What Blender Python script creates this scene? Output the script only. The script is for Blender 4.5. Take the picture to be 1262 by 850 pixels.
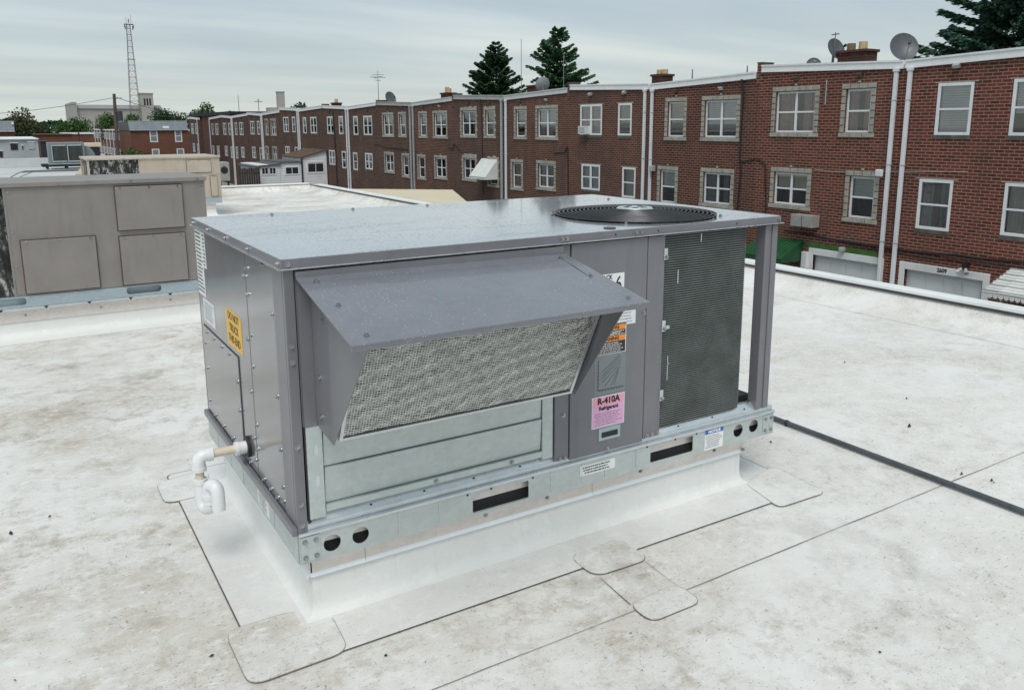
import bpy, math, random
from mathutils import Vector, Matrix
random.seed(7)
R = math.radians
PI = math.pi
SC = bpy.context.scene
COL = SC.collection
for o in list(bpy.data.objects):
    bpy.data.objects.remove(o)

# ------------------------------------------------------------------ camera
cd = bpy.data.cameras.new('camera'); cam = bpy.data.objects.new('camera', cd); COL.objects.link(cam); SC.camera = cam
yaw, pitch, roll = R(31.49), R(11.266), R(-0.233)
fw = Vector((math.sin(yaw)*math.cos(pitch), math.cos(yaw)*math.cos(pitch), -math.sin(pitch)))
rt = Vector((math.cos(yaw), -math.sin(yaw), 0)); up = rt.cross(fw)
r2 = rt*math.cos(roll) + up*math.sin(roll); u2 = -rt*math.sin(roll) + up*math.cos(roll)
m = Matrix((r2, u2, -fw)).transposed().to_4x4(); m.translation = (-0.5958, -2.1204, 1.2118)
cam.matrix_world = m
cd.sensor_width = 36; cd.lens = 1013.87/1262*36; cd.shift_y = -(425-356.05)/1262
cd.clip_start = .05; cd.clip_end = 5000

# ------------------------------------------------------------------ sky, sun, exposure
SUN_EL, SUN_AZ = R(58), R(215)      # azimuth measured from +Y towards +X
wd = bpy.data.worlds.new('World'); SC.world = wd; wd.use_nodes = True
nt = wd.node_tree; nt.nodes.clear()
def N(nt, typ, **kw):
    n = nt.nodes.new(typ)
    for k, v in kw.items():
        if k in n.inputs.keys() if isinstance(k, str) else False: n.inputs[k].default_value = v
        else: setattr(n, k, v)
    return n
def ramp(nt, fac, stops):
    r = nt.nodes.new('ShaderNodeValToRGB'); e = r.color_ramp.elements
    while len(e) < len(stops): e.new(0.5)
    for i, (p, c) in enumerate(stops):
        e[i].position = p; e[i].color = (c, c, c, 1) if not isinstance(c, tuple) else (*c, 1)
    nt.links.new(fac, r.inputs[0]); return r.outputs[0]
def mixc(nt, fac, a, b, mode='MIX'):
    mx = nt.nodes.new('ShaderNodeMix'); mx.data_type = 'RGBA'; mx.blend_type = mode
    for s, v in ((mx.inputs[0], fac), (mx.inputs[6], a), (mx.inputs[7], b)):
        if isinstance(v, (int, float)): s.default_value = v
        elif isinstance(v, tuple): s.default_value = (*v, 1)
        else: nt.links.new(v, s)
    return mx.outputs[2]
def mth(nt, op, a, b=0.0, c=None):
    n = nt.nodes.new('ShaderNodeMath'); n.operation = op
    for i, v in enumerate((a, b, c)):
        if v is None: continue
        if isinstance(v, (int, float)): n.inputs[i].default_value = v
        else: nt.links.new(v, n.inputs[i])
    return n.outputs[0]
def noise(nt, vec, scale, detail=4, rough=.55, dist=0.0):
    n = nt.nodes.new('ShaderNodeTexNoise'); n.inputs['Scale'].default_value = scale; n.inputs['Detail'].default_value = detail
    n.inputs['Roughness'].default_value = rough; n.inputs['Distortion'].default_value = dist
    if vec is not None: nt.links.new(vec, n.inputs['Vector'])
    return n.outputs['Fac']
def mapping(nt, vec, scale=(1, 1, 1), rot=(0, 0, 0), loc=(0, 0, 0)):
    n = nt.nodes.new('ShaderNodeMapping'); n.inputs['Scale'].default_value = scale; n.inputs['Rotation'].default_value = rot
    n.inputs['Location'].default_value = loc; nt.links.new(vec, n.inputs['Vector']); return n.outputs[0]

tc = nt.nodes.new('ShaderNodeTexCoord')
sky = nt.nodes.new('ShaderNodeTexSky'); sky.sky_type = 'NISHITA'; sky.sun_disc = False
sky.sun_elevation = SUN_EL; sky.sun_rotation = SUN_AZ; sky.air_density = 1.2; sky.dust_density = 3
sp = nt.nodes.new('ShaderNodeSeparateXYZ'); nt.links.new(tc.outputs['Generated'], sp.inputs[0])
zc = mth(nt, 'ADD', mth(nt, 'ABSOLUTE', sp.outputs[2]), .07)
cb = nt.nodes.new('ShaderNodeCombineXYZ')
nt.links.new(mth(nt, 'DIVIDE', sp.outputs[0], zc), cb.inputs[0]); nt.links.new(mth(nt, 'DIVIDE', sp.outputs[1], zc), cb.inputs[1])
cv = mapping(nt, cb.outputs[0], (0.30, .62, 1), (0, 0, R(-34)))
n1 = noise(nt, cv, 0.8, 5, .5, .35); n2 = noise(nt, mapping(nt, cb.outputs[0], (.22, 1.0, 1), (0, 0, R(-33)), (7.3, 1.9, 0)), 1.1, 4, .5, .2)
cl = mth(nt, 'ADD', mth(nt, 'MULTIPLY', n1, .66), mth(nt, 'MULTIPLY', n2, .34))
cloud = ramp(nt, cl, [(.32, (.325, .40, .45)), (.50, (.41, .485, .525)), (.68, (.56, .61, .62))])
hz = ramp(nt, sp.outputs[2], [(0.0, .80), (.03, .62), (.075, .30), (.13, 0.0)])
cream = mixc(nt, n2, (.46, .51, .50), (.66, .67, .57))
cloud = mixc(nt, hz, cloud, cream)
skys = mixc(nt, 1.0, sky.outputs[0], (.1, .1, .1), 'MULTIPLY')
skyc = mixc(nt, .93, skys, cloud)
bg = nt.nodes.new('ShaderNodeBackground'); bg.inputs[1].default_value = 1.0; nt.links.new(skyc, bg.inputs[0])
wo = nt.nodes.new('ShaderNodeOutputWorld'); nt.links.new(bg.outputs[0], wo.inputs[0])

sl = bpy.data.lights.new('sun', 'SUN'); sl.energy = 1.45; sl.angle = R(28); sl.color = (1, .97, .93)
so = bpy.data.objects.new('sun', sl); COL.objects.link(so)
sd = Vector((math.sin(SUN_AZ)*math.cos(SUN_EL), math.cos(SUN_AZ)*math.cos(SUN_EL), math.sin(SUN_EL)))
so.rotation_euler = sd.to_track_quat('Z', 'Y').to_euler(); so.location = sd*40
vs = SC.view_settings; vs.view_transform = 'Standard'; vs.look = 'None'; vs.exposure = 0.36; vs.gamma = 1; vs.use_curve_mapping = False

# ------------------------------------------------------------------ materials
M = {}
def new_mat(name):
    mt = bpy.data.materials.new(name); mt.use_nodes = True; M[name] = mt
    t = mt.node_tree; b = t.nodes['Principled BSDF']; return mt, t, b
def setb(b, **k):
    for n, v in k.items():
        n = n.replace('_', ' ')
        b.inputs[n].default_value = (*v, 1) if isinstance(v, tuple) and len(v) == 3 else v
def objco(t): return t.nodes.new('ShaderNodeTexCoord').outputs['Object']
def geoco(t): return t.nodes.new('ShaderNodeNewGeometry').outputs['Position']
def bump(t, b, h, strength=.2, dist=.01):
    n = t.nodes.new('ShaderNodeBump'); n.inputs['Strength'].default_value = strength; n.inputs['Distance'].default_value = dist
    t.links.new(h, n.inputs['Height']); t.links.new(n.outputs[0], b.inputs['Normal'])
def mk(name, col, rough=.6, metal=0.0, var=.15, scale=8, bmp=0.0, bscale=60, spec=.5, dirt=0.0):
    mt, t, b = new_mat(name); setb(b, Roughness=rough, Metallic=metal, Specular_IOR_Level=spec)
    v = geoco(t); n = noise(t, v, scale, 5, .6)
    lo = tuple(c*(1-var) for c in col); hi = tuple(min(1, c*(1+var)) for c in col)
    c = ramp(t, n, [(.3, lo), (.7, hi)])
    if dirt:
        d = ramp(t, noise(t, v, scale*.6, 8, .7), [(.52, 0.0), (.72, dirt)])
        c = mixc(t, d, c, (.12, .10, .085))
    t.links.new(c, b.inputs['Base Color'])
    rr = ramp(t, noise(t, v, scale*2, 3), [(.3, max(0, rough-.08)), (.7, min(1, rough+.08))]); t.links.new(rr, b.inputs['Roughness'])
    if bmp: bump(t, b, noise(t, v, bscale, 4), bmp, .004)
    return mt

# painted cabinet steel, with soft oil-canning
def paint(name, col, rough=.33, warp=.25, drops=None, coat=0.0, cr=.06):
    mt, t, b = new_mat(name); v = geoco(t)
    n = noise(t, v, 5, 5, .6); c = ramp(t, n, [(.3, tuple(x*.93 for x in col)), (.7, tuple(x*1.07 for x in col))])
    grime = ramp(t, noise(t, mapping(t, v, (14, 14, 2.5)), 1.0, 6, .65), [(.50, 0.0), (.75, .30)])
    c = mixc(t, grime, c, tuple(x*.55 for x in col))
    setb(b, Roughness=rough, Specular_IOR_Level=.5, Coat_Weight=coat, Coat_Roughness=cr, Coat_IOR=1.6)
    hgt = noise(t, v, 3.2, 1); fine = noise(t, v, 420, 2)
    h = mth(t, 'ADD', mth(t, 'MULTIPLY', hgt, warp), mth(t, 'MULTIPLY', fine, .012))
    if drops:
        vo = t.nodes.new('ShaderNodeTexVoronoi'); vo.inputs['Scale'].default_value = 95 if drops == 'dark' else 150; vo.inputs['Randomness'].default_value = 1; t.links.new(v, vo.inputs['Vector'])
        sz = t.nodes.new('ShaderNodeSeparateColor'); t.links.new(vo.outputs['Color'], sz.inputs[0])
        thr = mth(t, 'MULTIPLY', mth(t, 'POWER', sz.outputs[0], 1.2 if drops == 'dark' else 2.2), .55 if drops == 'dark' else .36)
        dm = ramp(t, mth(t, 'SUBTRACT', thr, vo.outputs['Distance']), [(.0, 0.0), (.04, 1.0)])
        dens = ramp(t, noise(t, v, 2.1, 3), [(.35, .35), (.6, 1.0)])
        dm = mth(t, 'MULTIPLY', dm, dens)
        if drops == 'dark':
            c = mixc(t, mth(t, 'MULTIPLY', dm, .6), c, tuple(x*.4 for x in col)); inv = mth(t, 'SUBTRACT', 1.0, mth(t, 'MULTIPLY', dm, .9))  # droplets' lost reflection painted as darker colour with less coat
            t.links.new(mth(t, 'MULTIPLY', inv, coat), b.inputs['Coat Weight']); t.links.new(mth(t, 'MULTIPLY', inv, .5), b.inputs['Specular IOR Level'])
            pud = ramp(t, noise(t, mapping(t, v, (1.0, 3.4, 1)), 2.4, 2, .4), [(.55, 0.0), (.60, 1.0)])
            mot = ramp(t, noise(t, v, 130, 2), [(.46, 0.0), (.54, 1.0)]); pud = mth(t, 'MULTIPLY', pud, mot)
            c = mixc(t, mth(t, 'MULTIPLY', pud, .7), c, tuple(x*.3 for x in col))
        else:
            c = mixc(t, mth(t, 'MULTIPLY', dm, .55), c, tuple(min(1, x*3.2) for x in col)); h = mth(t, 'ADD', h, mth(t, 'MULTIPLY', dm, .08))  # sky glints on the droplets painted as lighter base colour
    t.links.new(c, b.inputs['Base Color']); bump(t, b, h, .45, .015)
    return mt
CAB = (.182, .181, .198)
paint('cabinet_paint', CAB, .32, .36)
paint('cabinet_end_paint', (.165, .165, .18), .22, .34, coat=.6, cr=.13)
paint('cabinet_top_sheen', (.43, .435, .46), .22, .02, 'dark', coat=1.0)  # cabinet paint lightened, wet sky sheen put into the base colour
paint('hood_paint', (.185, .19, .215), .26, .05, 'light', coat=.3)
paint('taupe_paint', (.245, .222, .205), .5, .2)
paint('beige_paint', (.47, .405, .325), .5, .2)

def galv(name, col, rough=.38, metal=.75):
    mt, t, b = new_mat(name); v = geoco(t)
    vo = t.nodes.new('ShaderNodeTexVoronoi'); vo.inputs['Scale'].default_value = 55; t.links.new(mapping(t, v, (1, 1, 1.4)), vo.inputs['Vector'])
    sz = t.nodes.new('ShaderNodeSeparateColor'); t.links.new(vo.outputs['Color'], sz.inputs[0])
    c = ramp(t, sz.outputs[0], [(0, tuple(x*.95 for x in col)), (1, tuple(min(1, x*1.05) for x in col))])
    c = mixc(t, ramp(t, noise(t, v, 7, 6, .6), [(.45, 0.0), (.75, .22)]), c, tuple(x*.75 for x in col))
    t.links.new(c, b.inputs['Base Color']); setb(b, Metallic=metal)
    t.links.new(ramp(t, noise(t, v, 20, 4), [(.3, rough-.08), (.7, rough+.12)]), b.inputs['Roughness'])
    bump(t, b, noise(t, v, 4, 2), .3, .01); return mt
galv('galvanised', (.52, .575, .565), .42, .45)
galv('galvanised_bright', (.66, .70, .72), .30, .8)
galv('galvanised_blue', (.40, .48, .52), .45, .4)
galv('galvanised_dull', (.23, .255, .275), .5, .3)
galv('mill_aluminium', (.74, .685, .645), .42, .35)
mk('steel_screw', (.38, .39, .40), .28, .85, .15)
mk('aluminium_lip', (.92, .92, .92), .35, .5, .04)
mk('black_metal', (.02, .021, .023), .38, .2, .2)
mk('grille_wire', (.05, .053, .057), .38, .3, .2)
mk('dark_inside', (.018, .019, .02), .8, 0, .2)
mk('fan_blade', (.025, .027, .03), .8, 0, .2)
mk('rubber', (.015, .015, .015), .6)
mk('filter_wire', (.62, .615, .575), .36, .75, .3, 45)
mk('filter_back', (.07, .075, .07), .8, .1, .3, 90)
mk('coil_tube', (.215, .235, .228), .5, .4, .25, 9)
mk('pvc_white', (.78, .79, .80), .35, 0, .05, 20)
mk('pvc_cream', (.68, .60, .47), .4, 0, .06, 20)
mk('sticker_white', (.80, .81, .80), .45, 0, .04, 20)
mk('sticker_pale', (.72, .76, .78), .45, 0, .05, 20)
mk('sticker_yellow', (.80, .47, .06), .45, 0, .05, 20)
mk('sticker_pink', (.72, .40, .62), .45, 0, .05, 20)
mk('sticker_rose', (.76, .36, .47), .45, 0, .05, 20)
mk('sticker_orange', (.78, .27, .05), .45, 0, .06, 20)
mk('sticker_black', (.025, .025, .026), .45, 0, .1, 20)
mk('sticker_blue', (.03, .13, .42), .45, 0, .06, 20)
mk('sticker_grey', (.20, .22, .235), .5, 0, .05, 20)
mk('ink', (.012, .012, .014), .6)
mk('ink_grey', (.16, .17, .18), .6)
mk('ink_white', (.85, .85, .85), .6)
mk('green_dot', (.02, .55, .08), .5)

def fins(name, col):     # fine vertical fins between the coil tubes
    mt, t, b = new_mat(name); v = geoco(t)
    w = t.nodes.new('ShaderNodeTexWave'); w.inputs['Scale'].default_value = 90; t.links.new(mapping(t, v, (1, 1, 0)), w.inputs['Vector'])
    patch = noise(t, mapping(t, v, (6, 6, 2)), 1.2, 6, .6)
    c = ramp(t, w.outputs['Fac'], [(.2, tuple(x*.4 for x in col)), (.9, col)])
    c = mixc(t, ramp(t, patch, [(.45, 0.0), (.75, .5)]), c, tuple(x*1.5 for x in col)); t.links.new(c, b.inputs['Base Color'])
    setb(b, Roughness=.6, Metallic=.3); bump(t, b, w.outputs['Fac'], .5, .004); return mt
fins('coil_fins', (.075, .086, .08))
def hail(name):          # weathered coil, flattened bright fins between dark ones
    mt, t, b = new_mat(name); v = geoco(t)
    n = noise(t, mapping(t, v, (34, 34, 14)), 1.0, 6, .75); n2_ = noise(t, v, 9, 3)
    c = ramp(t, mth(t, 'ADD', mth(t, 'MULTIPLY', n, .75), mth(t, 'MULTIPLY', n2_, .25)), [(.44, (.012, .013, .013)), (.53, (.06, .06, .06)), (.60, (.45, .45, .43))])
    t.links.new(c, b.inputs['Base Color']); setb(b, Roughness=.6, Metallic=.2); bump(t, b, n, .6, .01); return mt
hail('weathered_coil')

def membrane(name, base=(.775, .762, .732), dirt=1.0):
    """aged white sheet: soft brown stains, granular mottling, scuffs and specks in clusters"""
    mt, t, b = new_mat(name); v = geoco(t)
    sx = t.nodes.new('ShaderNodeSeparateXYZ'); t.links.new(v, sx.inputs[0])
    wear = ramp(t, mth(t, 'ADD', mth(t, 'MULTIPLY', mth(t, 'SUBTRACT', sx.outputs[0], mth(t, 'MULTIPLY', sx.outputs[1], .35)), .14), mth(t, 'MULTIPLY', noise(t, v, .8, 3), .5)), [(.10, 1.0), (.62, .50)])
    big = noise(t, v, .5, 4, .55); c = ramp(t, big, [(.3, tuple(x*.93 for x in base)), (.7, tuple(min(1, x*1.05) for x in base))])
    st_ = noise(t, mapping(t, v, (1, 1.25, 1), (0, 0, R(20))), 1.25, 10, .70)
    c = mixc(t, mth(t, 'MULTIPLY', ramp(t, st_, [(.43, 0.0), (.68, .80*dirt)]), wear), c, (.43, .365, .285))
    reg = ramp(t, noise(t, mapping(t, v, (1, 1, 1), (0, 0, 0), (5, 1, 0)), .9, 5, .6), [(.40, .12), (.60, 1.0)])
    gr_ = noise(t, v, 9, 10, .78)
    c = mixc(t, mth(t, 'MULTIPLY', ramp(t, gr_, [(.49, 0.0), (.63, .72*dirt)]), mth(t, 'MULTIPLY', reg, wear)), c, (.36, .295, .22))
    fl = noise(t, mapping(t, v, (1, 1.6, 1), (0, 0, R(12)), (1, 4, 0)), 20, 8, .7)
    c = mixc(t, ramp(t, fl, [(.53, 0.0), (.66, .65)]), c, tuple(min(1, x*1.07) for x in base))
    sm = noise(t, mapping(t, v, (1, 1, 1), (0, 0, 0), (8.3, 2.7, 0)), 2.3, 8, .68)
    c = mixc(t, mth(t, 'MULTIPLY', ramp(t, sm, [(.58, 0.0), (.74, .70*dirt)]), wear), c, (.21, .175, .135))
    sc1 = noise(t, mapping(t, v, (55, 150, 1), (0, 0, R(-15))), 1.0, 3, .6, .5)
    c = mixc(t, mth(t, 'MULTIPLY', ramp(t, sc1, [(.625, 0.0), (.675, .8*dirt)]), ramp(t, st_, [(.44, .10), (.60, 1.0)])), c, (.20, .17, .14))
    sc2 = noise(t, mapping(t, v, (120, 40, 1), (0, 0, R(25)), (3, 3, 0)), 1.0, 3, .6, .6)
    c = mixc(t, mth(t, 'MULTIPLY', ramp(t, sc2, [(.64, 0.0), (.685, .75*dirt)]), ramp(t, gr_, [(.46, .0), (.56, 1.0)])), c, (.22, .185, .15))
    spk = noise(t, v, 170, 2, .5)
    c = mixc(t, mth(t, 'MULTIPLY', ramp(t, spk, [(.68, 0.0), (.71, .9*dirt)]), reg), c, (.09, .075, .06))
    t.links.new(c, b.inputs['Base Color']); setb(b, Specular_IOR_Level=.35)
    t.links.new(ramp(t, st_, [(.3, .46), (.7, .68)]), b.inputs['Roughness'])
    h = mth(t, 'ADD', mth(t, 'MULTIPLY', noise(t, v, 2.2, 4, .5, .8), .5), mth(t, 'MULTIPLY', noise(t, v, 26, 4), .07))
    bump(t, b, h, .35, .02); return mt
membrane('membrane'); membrane('membrane_clean', (.755, .76, .74), .16); membrane('membrane_skirt', (.75, .748, .73), .42); membrane('membrane_patch', (.785, .778, .755), .9); membrane('membrane_far', (.56, .58, .59), .6)
mk('seam_dirt', (.12, .105, .09), .8, 0, .5, 30)
mk('seam_pale', (.33, .31, .28), .8, 0, .35, 60)
mk('coping_white', (.78, .79, .79), .4, 0, .05, 3, dirt=.12)
mk('coping_grey', (.56, .57, .57), .5, 0, .1, 2, dirt=.3)
mk('coping_stone', (.40, .39, .36), .7, 0, .15, 2, dirt=.45)
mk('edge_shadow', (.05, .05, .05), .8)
mk('conduit_grey', (.075, .088, .098), .5, .1, .25, 14, .2, 90, dirt=.2)
mk('clamp_dark', (.03, .03, .03), .6)

def brick(name, c1, c2, mortar, stain=.5, bw=.235, bh=.083, msz=.0125):
    mt, t, b = new_mat(name); g = t.nodes.new('ShaderNodeNewGeometry'); v = g.outputs['Position']
    s = t.nodes.new('ShaderNodeSeparateXYZ'); t.links.new(v, s.inputs[0])
    cmb = t.nodes.new('ShaderNodeCombineXYZ'); t.links.new(mth(t, 'ADD', s.outputs[0], s.outputs[1]), cmb.inputs[0]); t.links.new(s.outputs[2], cmb.inputs[1])
    br = t.nodes.new('ShaderNodeTexBrick'); t.links.new(cmb.outputs[0], br.inputs['Vector'])
    br.inputs['Scale'].default_value = 1; br.inputs['Brick Width'].default_value = bw; br.inputs['Row Height'].default_value = bh
    br.inputs['Mortar Size'].default_value = msz; br.inputs['Mortar Smooth'].default_value = .2; br.inputs['Bias'].default_value = -.1
    br.inputs['Color1'].default_value = (*c1, 1); br.inputs['Color2'].default_value = (*c2, 1); br.inputs['Mortar'].default_value = (*mortar, 1)
    big = noise(t, v, .55, 6, .65); run = noise(t, mapping(t, v, (1.4, 1.4, .28)), 1.3, 6, .6)
    c = mixc(t, ramp(t, big, [(.35, 0.0), (.65, .75*stain)]), br.outputs['Color'], (.045, .03, .026))
    c = mixc(t, ramp(t, run, [(.50, 0.0), (.68, .95*stain)]), c, (.070, .060, .054))
    eff = noise(t, mapping(t, v, (1, 1, 3.0), (0, 0, 0), (9, 2, 4)), .8, 7, .7)
    c = mixc(t, ramp(t, eff, [(.60, 0.0), (.8, .25)]), c, (.30, .25, .22))
    t.links.new(c, b.inputs['Base Color']); setb(b, Roughness=.88, Specular_IOR_Level=.2)
    h = mth(t, 'SUBTRACT', mth(t, 'MULTIPLY', noise(t, v, 45, 4), .25), br.outputs['Fac']); bump(t, b, h, .9, .012)
    return mt
brick('brick_red', (.205, .048, .030), (.085, .023, .016), (.31, .225, .178), .32)
brick('brick_dark', (.165, .041, .027), (.066, .021, .016), (.28, .205, .163), .44)
brick('brick_brown', (.170, .058, .036), (.082, .031, .022), (.27, .20, .16), .48)
brick('brick_old', (.140, .060, .042), (.075, .036, .028), (.23, .175, .145), .54)
brick('brick_far', (.17, .062, .045), (.12, .044, .033), (.17, .10, .08), .3)
brick('brick_orange', (.22, .085, .052), (.16, .06, .04), (.20, .12, .09), .25)
brick('chimney_brick', (.14, .04, .028), (.06, .022, .018), (.12, .08, .065), .6)
mk('terracotta_pot', (.52, .36, .20), .8, 0, .2, 6, dirt=.3)
mk('clay_pot_dark', (.20, .13, .08), .8, 0, .2, 6, dirt=.4)
mk('stone_trim', (.365, .35, .295), .85, 0, .25, 5, .5, 25, dirt=.45)
mk('stone_joint', (.12, .108, .09), .9, 0, .2, 6)
mk('stone_sill_black', (.11, .105, .09), .9, 0, .4, 4)
mk('window_white', (.78, .79, .80), .4, 0, .05, 4, dirt=.1)
mk('window_grey', (.42, .43, .44), .45, 0, .1, 4)
mk('blind_white', (.74, .75, .74), .7, 0, .08, 2)
mk('blind_cream', (.62, .59, .52), .7, 0, .1, 2)
mk('curtain_pink', (.40, .25, .22), .8, 0, .3, 9)
mk('curtain_grey', (.22, .23, .24), .8, 0, .3, 7)
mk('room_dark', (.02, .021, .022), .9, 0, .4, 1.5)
mt, t, b = new_mat('glass')
tr = t.nodes.new('ShaderNodeBsdfTransparent'); tr.inputs[0].default_value = (.88, .90, .90, 1); gl = t.nodes.new('ShaderNodeBsdfGlossy'); gl.inputs['Roughness'].default_value = .03
fr = t.nodes.new('ShaderNodeFresnel'); fr.inputs[0].default_value = 1.6; ms = t.nodes.new('ShaderNodeMixShader')
t.links.new(mth(t, 'ADD', fr.outputs[0], .10), ms.inputs[0]); t.links.new(tr.outputs[0], ms.inputs[1]); t.links.new(gl.outputs[0], ms.inputs[2])
t.links.new(ms.outputs[0], t.nodes['Material Output'].inputs[0])
mk('downspout_white', (.72, .74, .76), .4, 0, .06, 1.2, dirt=.12)
mk('downspout_grey', (.40, .42, .43), .5, .1, .1, 1.2, dirt=.25)
mk('cable_black', (.012, .012, .013), .6)
mk('door_white', (.66, .67, .67), .5, 0, .06, 1.5, dirt=.12)
mk('pale_render', (.43, .45, .465), .8, 0, .12, .8, .2, 20, dirt=.2)
mk('render_white', (.68, .68, .67), .8, 0, .1, 1.2, .2, 20, dirt=.2)
mk('green_paint', (.045, .13, .025), .6, 0, .35, 3, dirt=.3)
mk('awning_green', (.011, .075, .026), .5, 0, .15, 3)
mk('awning_white', (.70, .71, .68), .45, 0, .06, 3, dirt=.1)
mk('awning_stripe', (.16, .17, .17), .5, 0, .1, 3)
mk('ac_beige', (.34, .32, .29), .5, 0, .12, 6, dirt=.2)
mk('vent_grey', (.46, .47, .47), .45, .3, .1, 6)
mk('vent_brown', (.10, .075, .06), .7)
mk('dish_grey', (.085, .095, .105), .45, .1, .1, 4)
mk('antenna_metal', (.22, .23, .24), .4, .7, .1)
mk('clapboard', (.74, .75, .76), .55, 0, .05, 1.5, dirt=.12)
mk('brown_roof', (.105, .062, .038), .9, 0, .3, 3, .4, 30)
mk('dark_wood', (.055, .045, .037), .85, 0, .35, 3, .3, 30)
mk('tan_roof', (.62, .54, .38), .7, 0, .08, 1, dirt=.1)
mk('tar_roof', (.10, .10, .105), .9, 0, .2, .6)
mk('roof_black', (.012, .012, .014), .8)
mk('slate', (.20, .225, .245), .7, 0, .14, .9, .3, 8)
mk('church_stone', (.36, .345, .315), .9, 0, .12, .25, .2, 2, dirt=.12)
mk('church_roof', (.26, .255, .25), .9, 0, .08, .2)
mk('tower_steel', (.20, .185, .175), .6, .3, .2, .5)
mk('pole_wood', (.105, .085, .068), .9, 0, .25, 2)
mk('transformer_grey', (.045, .055, .065), .5)
mk('asphalt', (.06, .06, .06), .9, 0, .3, .3, .3, 20)
mk('concrete', (.30, .295, .28), .9, 0, .2, .5, .2, 15)
mk('bark', (.06, .045, .035), .95, 0, .3, 4, .5, 20)
mk('bare_twig', (.075, .055, .045), .95)
def leaf(name, a, bb, c_):
    mt, t, b = new_mat(name)
    r = t.nodes.new('ShaderNodeNewGeometry').outputs['Random Per Island']
    c = ramp(t, r, [(0.0, a), (.5, bb), (1.0, c_)]); t.links.new(c, b.inputs['Base Color'])
    setb(b, Roughness=.65, Specular_IOR_Level=.25)
leaf('needle_dark', (0.022, 0.055, 0.024), (0.037, 0.085, 0.037), (0.061, 0.122, 0.049))
leaf('needle_mid', (0.030, 0.085, 0.039), (0.055, 0.134, 0.059), (0.091, 0.183, 0.079))
leaf('needle_blue', (0.024, 0.067, 0.049), (0.044, 0.104, 0.071), (0.071, 0.146, 0.095))
leaf('leaf_green', (.022, .058, .014), (.045, .10, .024), (.085, .15, .036))
leaf('leaf_olive', (.026, .034, .013), (.046, .054, .020), (.07, .075, .028))
leaf('leaf_dark', (.012, .034, .016), (.022, .055, .024), (.035, .075, .03))

# ------------------------------------------------------------------ mesh helpers
WL = {}
def wl(o): return WL.get(o.name, Vector((0, 0, 0))) if o is not None else Vector((0, 0, 0))
class MB:
    def __init__(s): s.v = []; s.f = []
    def add(s, vs, fs):
        n = len(s.v); s.v += [tuple(p) for p in vs]; s.f += [tuple(i+n for i in f) for f in fs]; return s
    def box(s, x0, x1, y0, y1, z0, z1):
        return s.add([(x0,y0,z0),(x1,y0,z0),(x1,y1,z0),(x0,y1,z0),(x0,y0,z1),(x1,y0,z1),(x1,y1,z1),(x0,y1,z1)],
              [(0,3,2,1),(4,5,6,7),(0,1,5,4),(1,2,6,5),(2,3,7,6),(3,0,4,7)])
    def quad(s, a, b, c, d): return s.add([a, b, c, d], [(0, 1, 2, 3)])
    def prism(s, poly, ax, a0, a1):      # poly in the two other axes, order (x,y,z) without ax
        def P(p, a):
            q = list(p); q.insert(ax, a); return tuple(q)
        n = len(poly); vs = [P(p, a0) for p in poly] + [P(p, a1) for p in poly]
        fs = [tuple(range(n))[::-1], tuple(range(n, 2*n))] + [(i, (i+1) % n, n+(i+1) % n, n+i) for i in range(n)]
        return s.add(vs, fs)
    def ring(s, c, ax, r, n, up=None):
        ax = Vector(ax).normalized(); h = Vector((0, 0, 1)) if abs(ax.z) < .9 else Vector((1, 0, 0))
        a = ax.cross(h).normalized(); b = ax.cross(a)
        return [Vector(c) + a*(r*math.cos(2*PI*i/n)) + b*(r*math.sin(2*PI*i/n)) for i in range(n)]
    def cyl(s, p0, p1, r0, r1=None, n=12, cap=True):
        r1 = r0 if r1 is None else r1; ax = Vector(p1)-Vector(p0)
        vs = s.ring(p0, ax, r0, n) + s.ring(p1, ax, r1, n)
        fs = [(i, (i+1) % n, n+(i+1) % n, n+i) for i in range(n)]
        if cap: fs += [tuple(range(n))[::-1], tuple(range(n, 2*n))]
        return s.add(vs, fs)
    def tube(s, path, r, n=8, closed=False):
        path = [Vector(p) for p in path]; m_ = len(path); rr = r if isinstance(r, (list, tuple)) else [r]*m_
        vs = []; prev = None
        for i, p in enumerate(path):
            a = path[(i-1) % m_] if (closed or i) else p; c = path[(i+1) % m_] if (closed or i < m_-1) else p
            t_ = (c-a).normalized()
            if prev is None:
                h = Vector((0, 0, 1)) if abs(t_.z) < .9 else Vector((1, 0, 0)); u = t_.cross(h).normalized()
            else: u = (prev - t_*prev.dot(t_)).normalized()
            prev = u; w = t_.cross(u)
            vs += [p + u*(rr[i]*math.cos(2*PI*k/n)) + w*(rr[i]*math.sin(2*PI*k/n)) for k in range(n)]
        fs = []
        for i in range(m_ if closed else m_-1):
            j = (i+1) % m_
            fs += [(i*n+k, i*n+(k+1) % n, j*n+(k+1) % n, j*n+k) for k in range(n)]
        if not closed: fs += [tuple(range(n))[::-1], tuple(range((m_-1)*n, m_*n))]
        return s.add(vs, fs)
    def build(s, name, mat, parent=None, smooth=False, bevel=0, loc=None):
        base = Vector(loc) if loc is not None else wl(parent)
        me = bpy.data.meshes.new(name); me.from_pydata([(p[0]-base.x, p[1]-base.y, p[2]-base.z) for p in s.v], [], s.f); me.update()
        me.materials.append(M[mat])
        o = bpy.data.objects.new(name, me); COL.objects.link(o); o.parent = parent
        if parent is not None: o.location = base - wl(parent)
        else: o.location = base
        WL[o.name] = base
        if smooth:
            for p in me.polygons: p.use_smooth = True
            me.set_sharp_from_angle(angle=R(40))
        if bevel:
            bv = o.modifiers.new('bevel', 'BEVEL'); bv.width = bevel; bv.segments = 2; bv.limit_method = 'ANGLE'; bv.angle_limit = R(40)
        return o
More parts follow.
